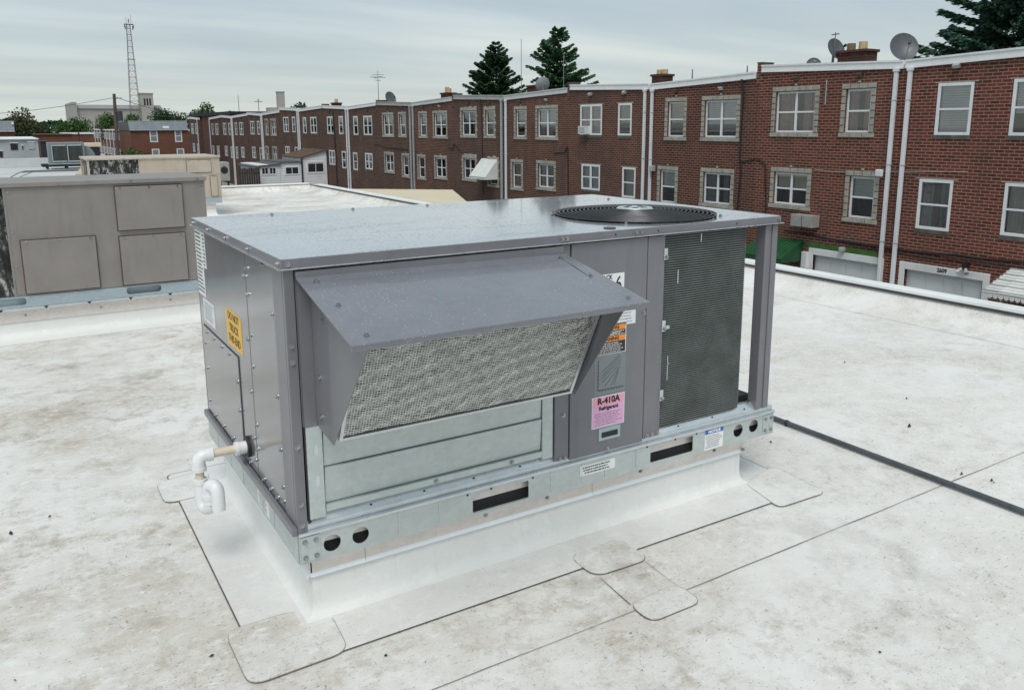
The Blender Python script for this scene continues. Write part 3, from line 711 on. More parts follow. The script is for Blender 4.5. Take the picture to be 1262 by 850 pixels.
for X, s_ in ((SX0, 1), (SX1, -1)):
    sdn = MB(); sdn.prism([(-.001, .814), (TIPY, .790), (TIPY, TIPZ), (-.03, .400), (-.001, .412)], 0, X-.0012, X+.0012)
    a_, c_, d_ = (TIPY, .790), (HY+.018, HZ-.002), (TIPY, TIPZ); bend = .012*s_      # front wing, folded slightly inwards
    sdn.add([(X-.0012, *a_), (X-.0012+bend, *c_), (X-.0012, *d_), (X+.0012, *a_), (X+.0012+bend, *c_), (X+.0012, *d_)], [(0, 1, 2), (3, 5, 4), (1, 4, 5, 2), (0, 3, 4, 1)])
    sdn.build('hood_side', 'cabinet_paint', hoodo)
f1 = MB(); f1.box(SX0-.036, SX0-.0015, -.004, -.0005, .40, .812); f1.build('hood_flange', 'cabinet_paint', hoodo)
f1 = MB(); f1.box(SX1+.0015, SX1+.014, -.004, -.0005, .40, .812); f1.build('hood_flange', 'cabinet_paint', hoodo)
# folded return lips of the sides, along the filter edge
dv = Vector((0, TIPY-(HY+.018), TIPZ-(HZ-.002))); dv.normalize(); nv = Vector((0, dv.z, -dv.y))
if nv.y > 0: nv = -nv
A_ = Vector((0, HY+.018, HZ-.004)); B_ = Vector((0, TIPY, TIPZ))
# filter: frame + backing + rows of crimped wire
FX0, FX1 = SX0+.017, SX1-.017
A_ = Vector((0, -.305, .744)); B_ = Vector((0, TIPY+.004, TIPZ+.006)); dv = (B_-A_).normalized(); nv = Vector((0, dv.z, -dv.y)); flen = (B_-A_).length
def FP(u, v, w): return Vector((u, 0, 0))+A_+dv*v+nv*w
ff = MB(); c = [FP(FX0-.002, .010, -.012), FP(FX1+.002, .010, -.012), FP(FX1+.002, flen-.004, -.012), FP(FX0-.002, flen-.004, -.012)]
ff.add(c, [(0, 1, 2, 3)]); fil = ff.build('filter', 'filter_back', hoodo)
ff = MB()
for (u0, u1, v0, v1) in ((FX0-.003, FX0+.007, .008, flen-.003), (FX1-.007, FX1+.003, .008, flen-.003), (FX0+.0072, FX1-.0072, flen-.012, flen-.003), (FX0+.0072, FX1-.0072, .008, .014)):
    q = [FP(a, b_, w) for w in (-.013, .003) for a, b_ in ((u0, v0), (u1, v0), (u1, v1), (u0, v1))]
    ff.add(q, [(0, 1, 2, 3), (4, 7, 6, 5), (0, 4, 5, 1), (1, 5, 6, 2), (2, 6, 7, 3), (3, 7, 4, 0)])
ff.build('filter_frame', 'galvanised_bright', fil)
wm = MB(); rows = 54; rd = random.Random(5); cw = .0080
for i in range(rows):
    v = .016+(flen-.032)*(i+.5)/rows; hv = (flen-.032)/rows*.62; nu = int((FX1-FX0-.014)/cw*2)
    ph = rd.random(); n0 = len(wm.v)
    for k in range(nu+1):
        u = FX0+.007+(FX1-FX0-.014)*k/nu; up_ = 1 if (k % 2) else -1
        jj = (rd.random()-.5)*.0030+.0016*math.sin(u*31+i*.8); w = -.003+.0026*up_+(rd.random()-.5)*.0016
        vv = v+up_*hv*.5+jj
        wm.v += [tuple(FP(u-.0006, vv-.0009, w)), tuple(FP(u+.0006, vv+.0009, w+.001))]
        if k: wm.f.append((n0+2*k-2, n0+2*k-1, n0+2*k+1, n0+2*k))
    n0 = len(wm.v)
    for k in range(nu//2+1):
        u = FX0+.007+(FX1-FX0-.014)*k/(nu//2); w = -.001+.0010*math.sin(k*1.7+i)
        vv = v-hv*.72+(rd.random()-.5)*.0022+.0016*math.sin(u*31+i*.8)
        wm.v += [tuple(FP(u, vv-.0010, w)), tuple(FP(u, vv+.0010, w+.0014))]
        if k: wm.f.append((n0+2*k-2, n0+2*k-1, n0+2*k+1, n0+2*k))
stuff(wm.build('filter_mesh', 'filter_wire', fil))
dn = Vector((0, HY, HZ-.822)).normalized(); hn = Vector((0, -dn.z, dn.y)); hn = hn if hn.z > 0 else -hn
hrot = hn.to_track_quat('Z', 'Y').to_euler()
for X in (HX0+.042, HX1-.055):
    for y in (-.05, -.20, -.37): 
        t_ = (y+.003)/(HY+.003); zz = (.822 if X < .5 else .8153)*(1-t_)+HZ*t_
        screw(hoodo, (X+.01*t_, y, zz+.0004), hrot)
for z in (.72, .55, .44): screw(hoodo, (SX0-.0014, -.05-.05*(z > .6), z), RL)
# --- drain trap of white plastic pipe
DY, DZ, DX = .515, .178, -.160
dp = MB().cyl((-.002, DY, DZ), (DX+.03, DY, DZ), .0138, n=16).build('drain_pipe', 'pvc_cream', un, smooth=True); dp['label'] = 'white plastic drain pipe with a looped trap'
MB().cyl((.001, DY, DZ), (-.010, DY, DZ), .035, n=20).build('rubber_collar', 'rubber', dp, smooth=True)
MB().cyl((-.008, DY, DZ), (-.045, DY, DZ), .0205, n=16).build('coupling', 'pvc_white', dp, smooth=True)
def arc(c, a, b_, r, d0, d1, n=7): return [Vector(c)+Vector(a)*(r*math.cos(t))+Vector(b_)*(r*math.sin(t)) for t in [d0+(d1-d0)*i/(n-1) for i in range(n)]]
el = MB(); el.tube([(DX+.040, DY, DZ)]+arc((DX+.020, DY, DZ-.020), (0, 0, 1), (-1, 0, 0), .020, 0, PI/2)+[(DX, DY, DZ-.045)], .0208, 14); el.build('elbow', 'pvc_white', dp, smooth=True)
MB().cyl((DX, DY, DZ-.04), (DX, DY, DZ-.095), .0138, n=16).build('riser', 'pvc_cream', dp, smooth=True)
q = (.42, -.91, 0); r_ = .0215; z0 = DZ-.150
c1 = Vector((DX, DY, z0))+Vector(q)*r_
tp = MB(); tp.tube([(DX, DY, DZ-.078), (DX, DY, z0)]+arc(c1, tuple(-Vector(q)), (0, 0, -1), r_, 0, PI, 10), .0208, 14)
tp.build('trap_bend', 'pvc_white', dp, smooth=True)
e1 = c1+Vector(q)*r_; zt_ = DZ-.105; c2 = Vector((e1.x, e1.y, zt_))+Vector(q)*r_
tp = MB(); tp.tube([tuple(e1), (e1.x, e1.y, zt_)]+arc(c2, tuple(-Vector(q)), (0, 0, 1), r_, 0, PI, 10)+[tuple(c2+Vector(q)*r_-Vector((0, 0, .055)))], .0210, 14); tp.build('trap_bend', 'pvc_white', dp, smooth=True)
for p0, p1 in (((DX+.044, DY, DZ), (DX+.030, DY, DZ)), ((DX, DY, DZ-.036), (DX, DY, DZ-.048)), ((DX, DY, DZ-.0755), (DX, DY, DZ-.090)), ((-.034, DY, DZ), (-.046, DY, DZ))): MB().cyl(p0, p1, .0228, n=16).build('hub', 'pvc_white', dp, smooth=True)
for q_ in (Vector((e1.x, e1.y, zt_-.012)), ): MB().cyl(q_, q_-Vector((0, 0, .014)), .0230, n=16).build('hub', 'pvc_white', dp, smooth=True)
# --- stickers
def sticker(parent, mat, to3, u0, u1, v0, v1, name='sticker'):
    b = MB(); vs = [to3(u, v, w) for w in (0, .0005) for u, v in ((u0, v0), (u1, v0), (u1, v1), (u0, v1))]
    b.add(vs, [(0, 3, 2, 1), (4, 5, 6, 7), (0, 1, 5, 4), (1, 2, 6, 5), (2, 3, 7, 6), (3, 0, 4, 7)]); return b.build(name, mat, parent)
F = front(-.0032); F2 = front(-.0038); F3 = front(-.0044)
s = sticker(ap, 'sticker_white', F, 1.025, 1.143, .600, .727)
text('lettering', 'STACK\nLIMIT', 'ink', s, .020, F2, 1.062, .7055, .95, .0006); text('numeral', '6', 'ink', s, .070, F2, 1.119, .690, .8, .0002)
s = sticker(ap, 'sticker_pale', F, 1.075, 1.196, .546, .606); fine_print(s, 'ink_grey', F, 1.08, 1.19, .55, .602, 5, seed=1)
s = sticker(ap, 'sticker_white', F, 1.010, 1.156, .452, .553)
for z0, z1 in ((.5325, .5505), (.4945, .5125)):
    k_ = sticker(s, 'sticker_orange', F2, 1.012, 1.153, z0, z1, 'warning_band')
for z0, z1 in ((.5135, .5320), (.4545, .4940)):
    k_ = sticker(s, 'sticker_black', F2, 1.012, 1.153, z0, z1, 'text_block'); fine_print(k_, 'ink_white', F2, 1.015, 1.15, z0+.002, z1-.002, 3 if z1 > .5 else 5, seed=int(z0*1000))
text('lettering', 'WARNING', 'ink', s, .016, F3, 1.083, .5415, 1.1, .0004); text('lettering', 'WARNING', 'ink', s, .016, F3, 1.083, .5035, 1.1, .0004)
s = sticker(ap, 'sticker_grey', F, 1.024, 1.157, .312, .450, 'chart_sticker')
b = MB()
def ln(x0, z0, x1, z1, w=.0009):
    d = Vector((x1-x0, z1-z0)).normalized()*w; b.add([(x0+d.y, -.0043, z0-d.x), (x1+d.y, -.0043, z1-d.x), (x1-d.y, -.0043, z1+d.x), (x0-d.y, -.0043, z0+d.x)], [(0, 1, 2, 3)])
ln(1.040, .330, 1.040, .438); ln(1.040, .330, 1.150, .330)
for i in range(9): ln(1.034, .334+i*.012, 1.040, .334+i*.012); ln(1.048+i*.012, .324, 1.048+i*.012, .330)
for x0, z0, x1, z1 in ((1.056, .392, 1.128, .444), (1.058, .380, 1.134, .440), (1.054, .368, 1.136, .428), (1.056, .356, 1.136, .415), (1.07, .344, 1.132, .402), (1.094, .340, 1.128, .394), (1.108, .340, 1.124, .384)): ln(x0, z0, x1, z1, .0006)
b.build('chart_lines', 'ink', s)
s = sticker(ap, 'sticker_white', F, 1.0155, 1.1560, .196, .307); sticker(s, 'sticker_pink', F2, 1.018, 1.1535, .1985, .271, 'tint'); sticker(s, 'sticker_rose', F2, 1.018, 1.1535, .2711, .3045, 'tint')
text('lettering', 'R-410A', 'ink', s, .031, F3, 1.086, .2895, 1.0, .0012); text('lettering', 'Refrigerant', 'ink', s, .0185, F3, 1.086, .2640, 1.0, .0006)
fine_print(s, 'ink_grey', F2, 1.022, 1.150, .203, .250, 6, .0018, 9)
hd = box('handle', 'galvanised_blue', ap, 1.045, 1.139, -.006, -.0033, .148, .1935, .002); MB().box(1.057, 1.127, -.0068, -.0062, .159, .178).build('handle_recess', 'black_metal', hd)
G = front(-.0040); G2 = front(-.0046)
s = sticker(fr_, 'sticker_white', G, 1.548, 1.644, .004, .083); sticker(s, 'sticker_blue', G2, 1.549, 1.643, .0665, .0825, 'band')
text('lettering', 'NOTICE', 'ink_white', s, .0155, front(-.0052), 1.596, .0748, 1.1, .0005); fine_print(s, 'ink_grey', G, 1.552, 1.64, .010, .062, 7, seed=21)
s = sticker(fr_, 'sticker_white', G, .969, 1.119, .037, .073); fine_print(s, 'ink', G, .975, 1.10, .041, .070, 3, .004, 31)
Lf = left(-.0005); Lg = left(-.0011)
s = sticker(p2, 'sticker_yellow', left(.0002), -.718, -.508, .487, .612)
for i, w_ in enumerate(('DO NOT', 'TRUCK', 'THIS END')): text('lettering', w_, 'ink', s, .038, left(-.0004), -.613, .590-i*.0385, .98, .0)
s = sticker(p2, 'sticker_pale', left(.0002), -1.095, -.905, .490, .578); fine_print(s, 'ink_grey', left(.0002), -1.08, -.92, .50, .57, 6, .003, 41)
s = sticker(p2, 'sticker_white', left(.0002), -1.160, -1.035, .585, .832); fine_print(s, 'ink', left(.0002), -1.155, -1.04, .595, .828, 16, .005, 43)
s = sticker(p2, 'sticker_white', left(.0002), -1.034, -.985, .70, .832); fine_print(s, 'ink', left(.0002), -1.03, -.99, .705, .828, 9, .005, 44)
s = sticker(lr, 'sticker_white', left(-.0022), -.43, -.30, .012, .076); fine_print(s, 'ink_grey', left(-.0022), -.42, -.31, .016, .072, 6, .003, 45)

# ------------------------------------------------------------------ grey conduit across the roof
cn = thing('conduit', 'long grey conduit lying on the white roof beside the grey unit', 'conduit', (2.46, -3, ZR))
b = MB(); b.tube([(2.465, -9.5, ZR+.016), (2.46, -1, ZR+.016), (2.46, .9, ZR+.016)]+[(2.46-.1*(1-math.cos(R(a))), .9+.1*math.sin(R(a)), ZR+.016) for a in (22, 45, 67, 90)]+[(1.95, 1.0, ZR+.016)], .0115, 12)
b.build('pipe', 'conduit_grey', cn, smooth=True)
for y in (.36,):
    b = MB(); b.cyl((2.46, y, ZR+.016), (2.46, y+.012, ZR+.016), .0145, n=12); b.build('band', 'clamp_dark', cn)
for y in (-2.6, -.98, .6): box('pipe_block', 'dark_wood', cn, 2.41, 2.51, y-.03, y+.03, ZR+.002, ZR+.0045)

# ================================================================== ROW HOUSES along x = 20
FX = 20.0
def frame_bars(b, x0, x1, y0, y1, z0, z1, t, dbl, mull=.07, rail=True, rt=.05):
    b.box(x0, x1, y0, y1, z1-t, z1); b.box(x0, x1, y0, y1, z0, z0+t)
    b.box(x0+.001, x1-.001, y0, y0+t, z0+t, z1-t); b.box(x0+.001, x1-.001, y1-t, y1, z0+t, z1-t)
    if dbl: c = (y0+y1)/2; b.box(x0+.002, x1-.002, c-mull/2, c+mull/2, z0+t, z1-t)
    if rail:
        zm = z0+(z1-z0)*.5; cols = [(y0+t, y1-t)] if not dbl else [(y0+t, (y0+y1)/2-mull/2), ((y0+y1)/2+mull/2, y1-t)]
        for a, c in cols: b.box(x0+.012, x1-.004, a, c, zm-rt/2, zm+rt/2)
def window(house, y0, y1, z0, z1, dbl, style, cover, seed, mid=True):
    rd = random.Random(seed); wide = style == 'white'
    t = .075 if wide else .055; xf = FX-.012 if wide else FX+.045
    b = MB(); frame_bars(b, xf, xf+.06, y0+.003, y1-.003, z0+.003, z1-.003, t, dbl, .10 if wide else .075, mid)
    w = b.build('window', 'window_white' if style != 'grey' else 'window_grey', house, loc=(FX, (y0+y1)/2, z0))
    if wide: MB().box(FX-.018, FX+.02, y0-.02, y1+.02, z0-.10, z0-.002).build('sill', 'stone_sill_black', w); MB().box(FX-.012, FX+.02, y0-.10, y1+.10, z1+.002, z1+.03).build('lintel', 'stone_trim', w)
    zm = (z0+z1)/2; c = (y0+y1)/2; cols = [(y0+t, y1-t)] if not dbl else [(y0+t, c-.04), (c+.04, y1-t)]
    for a, e in cols:
        for q0, q1, xo in ((z0+t, zm-.025, .034), (zm+.025, z1-t, .024)):
            MB().quad((xf+xo, a, q0), (xf+xo, a, q1), (xf+xo, e, q1), (xf+xo, e, q0)).build('pane', 'glass', w)
    xb = xf+.085
    if cover in ('blind', 'blind_cream'):
        d = rd.choice([.45, .55, .6, .95])*(z1-z0)
        b = MB(); nsl = max(4, int(d/.06))
        for i in range(nsl): 
            q = z1-t-(i+.5)*d/nsl; b.quad((xb, y0+t, q-d/nsl*.42), (xb, y1-t, q-d/nsl*.42), (xb+.012, y1-t, q+d/nsl*.5), (xb+.012, y0+t, q+d/nsl*.5))
        b.build('blind', 'blind_white' if cover == 'blind' else 'blind_cream', w)
    elif cover in ('curtain_pink', 'curtain_grey', 'net'):
        b = MB(); n = 28; pts = [(xb+.03+.018*math.sin(i*1.3+seed)+.01*math.sin(i*2.9), y0+t+(y1-y0-2*t)*i/n) for i in range(n+1)]
        for i in range(n):
            f = (i+.5)/n
            if cover != 'net' and (.36 < f < .62 or (dbl and .1 < f < .16)): continue
            (xa, ya), (xc, yc) = pts[i], pts[i+1]; b.quad((xa, ya, z0+t), (xc, yc, z0+t), (xc, yc, z1-t), (xa, ya, z1-t))
        b.build('curtain', {'net': 'blind_cream'}.get(cover, cover), w)
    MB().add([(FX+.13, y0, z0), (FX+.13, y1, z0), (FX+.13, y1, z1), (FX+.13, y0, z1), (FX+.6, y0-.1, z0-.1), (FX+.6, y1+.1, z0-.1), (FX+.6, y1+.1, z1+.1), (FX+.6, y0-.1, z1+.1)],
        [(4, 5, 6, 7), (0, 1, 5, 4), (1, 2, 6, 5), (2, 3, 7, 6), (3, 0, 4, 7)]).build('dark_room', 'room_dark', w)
    return w
def surround(house, y0, y1, z0, z1, seed, near, rough=False):
    """blocks of pale stone round the opening, lintel with keystone, rough sill"""
    rd = random.Random(seed); T = .15; x0 = FX-.035; o = MB()
    m_ = MB(); g_ = .012
    for a0, a1, c0, c1 in ((y0-T, y1+T, z1, z1+T), (y0-T, y1+T, z0-T, z0), (y0-T, y0, z0, z1), (y1, y1+T, z0, z1)): m_.box(FX-.018, FX+.02, a0+.002, a1-.002, c0+.001, c1-.001)
    base = m_.build('stone_surround', 'stone_joint', house, loc=(FX, (y0+y1)/2, z0-T))
    blocks = []
    n = max(4, round((y1-y0+2*T)/.26)); ys = [y0-T+(y1-y0+2*T)*i/n for i in range(n+1)]
    for i in range(n): blocks.append((ys[i], ys[i+1], z1+.002, z1+T+(rd.random()*.1 if rough else 0)))
    n = max(3, round((y1-y0+2*T)/.36)); ys = [y0-T-.03+(y1-y0+2*T+.06)*i/n for i in range(n+1)]
    for i in range(n): blocks.append((ys[i], ys[i+1], z0-T+.01, z0-.002))
    for a0, a1 in ((y0-T, y0-.002), (y1+.002, y1+T)):
        n = round((z1-z0)/.185); zs = [z0+(z1-z0)*i/n for i in range(n+1)]
        for i in range(n):
            e = (.05 if i % 2 else 0) if rough else 0
            blocks.append((a0-(e if a0 < y0 else 0), a1+(e if a0 > y0 else 0), zs[i], zs[i+1]))
    c = (y0+y1)/2; blocks.append((c-.05, c+.05, z1+T+.006, z1+T+.075))
    allb = MB()
    for k, (a0, a1, c0, c1) in enumerate(blocks):
        d = x0-.012*rd.random(); mb = MB() if near else allb
        e0, e1 = a0+g_/2, a1-g_/2; f0, f1 = c0+g_/2, c1-g_/2; s_ = .012
        mb.add([(d, e0+s_, f0+s_), (d, e1-s_, f0+s_), (d, e1-s_, f1-s_), (d, e0+s_, f1-s_), (FX-.012, e0, f0), (FX-.012, e1, f0), (FX-.012, e1, f1), (FX-.012, e0, f1)],
            [(0, 3, 2, 1), (0, 1, 5, 4), (1, 2, 6, 5), (2, 3, 7, 6), (3, 0, 4, 7)])
        if near: mb.build('stone_block', 'stone_trim', base)
    if not near: stuff(allb.build('stone_block', 'stone_trim', base))
    return base
def house(label, Yd, d, width, dz, brick_, trim, cop, covers, near=False, wins=None, down='downspout_white', chim=False, garage=False, zd=None, pier=True, group='brick row houses with flat roofs'):
    """Yd: the downspout corner, d: +1 when the house runs towards larger Y"""
    Y = lambda u: Yd+d*u
    root = thing('row_house', label, 'house', (FX, Yd, GZ), group)
    ya, yb = min(Y(.004), Y(width-.004)), max(Y(.004), Y(width-.004))
    if wins is None:
        wins = [('S', 1.42, .82, .75+dz, 1.97+dz), ('D', 3.58, 1.46, .75+dz, 1.97+dz), ('S', 1.10, .80, -1.62+dz, -.45+dz), ('D', 3.55, 1.26, -1.47+dz, -.43+dz)]
    zt0 = 2.42+dz if zd is None else zd; zt1 = zt0+.17
    ztop = lambda y: zt0+(zt1-zt0)*abs(y-Yd)/width
    ops = [(Y(u)-w/2, Y(u)+w/2, z0, z1) for k, u, w, z0, z1 in wins]
    gar = None
    if garage: gar = (min(Y(garage[0]), Y(garage[1])), max(Y(garage[0]), Y(garage[1])), GZ, garage[2]); ops_all = ops+[gar]
    else: ops_all = ops
    ys = sorted({ya, yb}|{round(v, 4) for o in ops_all for v in o[:2]}); zs = sorted({GZ, zt0-.06}|{round(v, 4) for o in ops_all for v in o[2:]})
    b = MB()
    for i in range(len(ys)-1):
        for j in range(len(zs)-1):
            cy_, cz_ = (ys[i]+ys[i+1])/2, (zs[j]+zs[j+1])/2
            if any(o[0] < cy_ < o[1] and o[2] < cz_ < o[3] for o in ops_all): continue
            b.quad((FX, ys[i], zs[j]), (FX, ys[i], zs[j+1]), (FX, ys[i+1], zs[j+1]), (FX, ys[i+1], zs[j]))
    b.quad((FX, ya, zt0-.06), (FX, ya, ztop(ya)), (FX, yb, ztop(yb)), (FX, yb, zt0-.06))
    for (o0, o1, c0, c1) in ops_all:
        D_ = .13 if c0 > GZ+.1 else .25
        b.quad((FX, o0, c0), (FX+D_, o0, c0), (FX+D_, o0, c1), (FX, o0, c1)); b.quad((FX, o1, c0), (FX, o1, c1), (FX+D_, o1, c1), (FX+D_, o1, c0))
        b.quad((FX, o0, c1), (FX+D_, o0, c1), (FX+D_, o1, c1), (FX, o1, c1)); b.quad((FX, o0, c0), (FX, o1, c0), (FX+D_, o1, c0), (FX+D_, o0, c0))
    XB = FX+9
    for yy in (ya, yb): b.quad((FX, yy, GZ), (XB, yy, GZ), (XB, yy, ztop(yy)), (FX, yy, ztop(yy)))
    b.quad((XB, ya, GZ), (XB, yb, GZ), (XB, yb, ztop(yb)), (XB, ya, ztop(ya)))
    b.build('wall', brick_, root)
    MB().quad((FX, ya, ztop(ya)-.02), (XB, ya, ztop(ya)-.02), (XB, yb, ztop(yb)-.02), (FX, yb, ztop(yb)-.02)).build('roof', 'tar_roof', root)
    ca, cb_ = min(Y(.03), Y(width-.12)), max(Y(.03), Y(width-.12))
    c_ = MB(); hC = .215
    c_.add([(x, y, ztop(y)+q) for y in (ca, cb_) for x, q in ((FX-.07, 0), (FX+.25, 0), (FX+.25, hC), (FX-.055, hC))], [(0, 1, 2, 3), (4, 7, 6, 5), (0, 4, 5, 1), (1, 5, 6, 2), (2, 6, 7, 3), (3, 7, 4, 0)])
    co_ = c_.build('coping', cop, root, bevel=.01)
    c_ = MB(); c_.add([(x, y, ztop(y)+q) for y in (ca, cb_) for x, q in ((FX-.085, hC-.035), (FX-.0715, hC-.035), (FX-.0715, hC+.012), (FX-.085, hC+.012))], [(0, 1, 2, 3), (4, 7, 6, 5), (0, 4, 5, 1), (1, 5, 6, 2), (2, 6, 7, 3), (3, 7, 4, 0)])
    c_.build('drip_edge', cop, co_)
    if pier and d > 0:
        p0, p1 = min(Y(width-.11), Y(width+.07)), max(Y(width-.11), Y(width+.07))
        MB().box(FX-.03, FX+.5, p0, p1, zt1-.35, zt1+hC+.07).build('party_wall', brick_, root); MB().box(FX-.045, FX+.5, p0-.02, p1+.02, zt1+hC+.072, zt1+hC+.10).build('party_cap', 'tar_roof', root)
    yd = Y(.2)
    dp_ = MB(); dp_.box(FX-.115, FX-.03, yd-.052, yd+.052, GZ+.01, zt0+.03); dpo = dp_.build('downspout', down, root, bevel=.012)
    for z in (-2.2, -.1, 1.6): MB().box(FX-.12, FX-.001, yd-.062, yd+.062, z+dz, z+dz+.025).build('strap', 'downspout_grey' if near else down, dpo)
    MB().box(FX-.13, FX-.02, yd-.075, yd+.075, zt0-.06, zt0+.02).build('leader_head', down, dpo)
    for k, (kind, u, w, z0, z1) in enumerate(wins):
        y0, y1 = Y(u)-w/2, Y(u)+w/2; sd_ = int(abs(Yd)*100)+k*7+(50 if d > 0 else 0)
        st_ = trim[k] if isinstance(trim, (list, tuple)) else trim
        if st_ in ('stone', 'rough'): surround(root, y0, y1, z0, z1, sd_, near, st_ == 'rough')
        window(root, y0, y1, z0, z1, kind == 'D', 'white' if st_ == 'white' else ('grey' if st_ == 'grey' else 'stone'), covers[k % len(covers)], sd_)
        if k < 2:
            vb = MB(); zv = z1+.36; yv = Y(u)
            if st_ == 'white' and near: vb.prism([(FX-.001, zv), (FX-.12, zv-.02), (FX-.14, zv+.05), (FX-.09, zv+.10), (FX-.001, zv+.11)], 1, yv-.08, yv+.08)
            else: vb.box(FX-.07, FX-.001, yv-.07, yv+.07, zv-.04, zv+.06); vb.box(FX-.10, FX-.0705, yv-.085, yv+.085, zv+.02, zv+.075)
            vb.build('wall_vent', 'vent_grey' if (st_ == 'white' or k == 1) and brick_ != 'brick_old' and not (near and st_ == 'stone' and dz > .1) else 'vent_brown', root)
    if gar:
        g0, g1, _, gz1 = gar; ft = MB()
        ft.box(FX-.03, FX+.06, g0-.16, g0, GZ, gz1+.20); ft.box(FX-.03, FX+.06, g1, g1+.16, GZ, gz1+.20); ft.box(FX-.031, FX+.06, g0+.001, g1-.001, gz1, gz1+.199)
        fo = ft.build('garage_surround', 'render_white', root, bevel=.01)
        gd = box('garage_door', 'door_white', root, FX+.12, FX+.16, g0, g1, GZ+.01, gz1-.002)
        for r_ in range(4):
            zz0 = gz1-.06-(r_+1)*.5
            for q in range(4):
                e0 = g0+.06+(g1-g0-.12)*q/4; MB().box(FX+.108, FX+.1195, e0+.03, e0+(g1-g0-.12)/4-.03, zz0+.04, zz0+.46).build('door_panel', 'door_white', gd, bevel=.006)
    return root, Y, zt0, zt1
HG = 'brick row houses with flat roofs'
A_w = [('S', 1.43, .93, .91, 2.21), ('S', 3.30, .93, .91, 2.23), ('S', 1.15, .92, -1.53, -.22), ('S', 3.36, .93, -1.47, -.20)]
hA, YA, _, _ = house('red brick row house with white framed single windows and numbered white garage', 11.57, -1, 5.2, .2, 'brick_red', 'white', 'coping_white', ['blind', 'blind', 'curtain_grey', 'net'], True, A_w, garage=(.5, 2.62, -2.66), zd=2.62)
hZ, YZ, _, _ = house('red brick row house beyond the house with the striped awning', 1.2, 1, 5.2, .3, 'brick_dark', 'white', 'coping_white', ['blind', 'net'], False, None)
hB, YB, zB, zB1 = house('red brick row house with stone window surrounds, pink curtains and wall air conditioner', 11.57, 1, 4.98, .2, 'brick_red', 'stone', 'coping_white', ['curtain_pink', 'curtain_pink', 'blind', 'blind_cream'], True, [('S', 1.34, .80, .96, 2.16), ('D', 3.52, 1.46, .95, 2.17), ('S', 1.02, .80, -1.43, -.25), ('D', 3.52, 1.26, -1.24, -.26)], chim=True, garage=(.30, 2.50, -2.66))
hC, YC, _, _ = house('red brick row house with black cable down its stone trimmed double windows', 21.72, -1, 5.17, .02, 'brick_dark', 'stone', 'coping_white', ['blind_cream', 'blind', 'blind', 'curtain_grey'], True)
hD, YD, _, _ = house('brown brick row house with white framed windows and window air conditioner', 21.72, 1, 5.12, .04, 'brick_brown', 'white', 'coping_white', ['blind_cream', 'blind_cream', 'net', 'blind'], True)
hE, YE, _, _ = house('brown brick row house with stone trim under the satellite dish and low chimney', 32.1, -1, 5.26, -.07, 'brick_brown', 'stone', 'coping_grey', ['blind_cream', 'blind', 'net', 'curtain_grey'])
hF, YF, _, _ = house('brown brick row house with rough stone trim and a white lean-out awning', 32.1, 1, 5.25, -.05, 'brick_old', 'rough', 'coping_stone', ['net', 'curtain_grey', 'curtain_grey', 'curtain_grey'], down='downspout_grey')
hG, YG, _, _ = house('brown brick row house with stone trim under a round chimney with one pot', 42.5, -1, 5.15, -.13, 'brick_brown', 'stone', 'coping_grey', ['blind_cream', 'blind', 'curtain_grey', 'curtain_grey'], down='downspout_grey')
hH, YH, _, _ = house('dull brown brick row house with stone trim and a grey coping below a dish', 42.5, 1, 5.3, -.12, 'brick_old', 'stone', 'coping_stone', ['blind_cream', 'net', 'blind', 'curtain_grey'], down='downspout_grey')
hI, YI, _, _ = house('brown brick row house with white windows beside the tall thin aerial', 53.0, -1, 5.2, -.15, 'brick_old', 'white', 'coping_white', ['blind', 'curtain_grey', 'curtain_grey', 'blind'])
hJ, YJ, _, _ = house('brown brick row house with black drainpipe beside the white clapboard extension', 53.0, 1, 5.2, -.12, 'brick_old', 'white', 'coping_white', ['blind', 'blind', 'curtain_grey', 'blind'])
spec = [(64.0, -1, 5.8, -.12, 'white', 'brick row house directly behind the white clapboard extension'), (64.0, 1, 5.3, -.05, 'white', 'brick row house with white windows before the tall masonry chimney stack'), (74.9, -1, 5.6, -.28, 'stone', 'brick row house with stone trim past the clapboard extension'), (74.9, 1, 5.3, -.32, 'white', 'brick row house under the small roof aerial'),
        (86.3, -1, 6.0, -.42, 'white', 'brick row house next but one to the dark gap in the terrace'), (86.3, 1, 5.4, -.45, 'white', 'brick row house under the black flat roof edge'), (97.2, -1, 5.4, -.5, 'white', 'last brick row house before the dark gap in the terrace'), (103.6, 1, 5.6, -.45, 'white', 'far brick row house past the dark gap in the terrace')]
for Yd, d, w, dz, tr_, lab in spec: house(lab, Yd, d, w, dz, 'brick_old', tr_, 'coping_white', ['blind', 'curtain_grey', 'net'], pier=False)
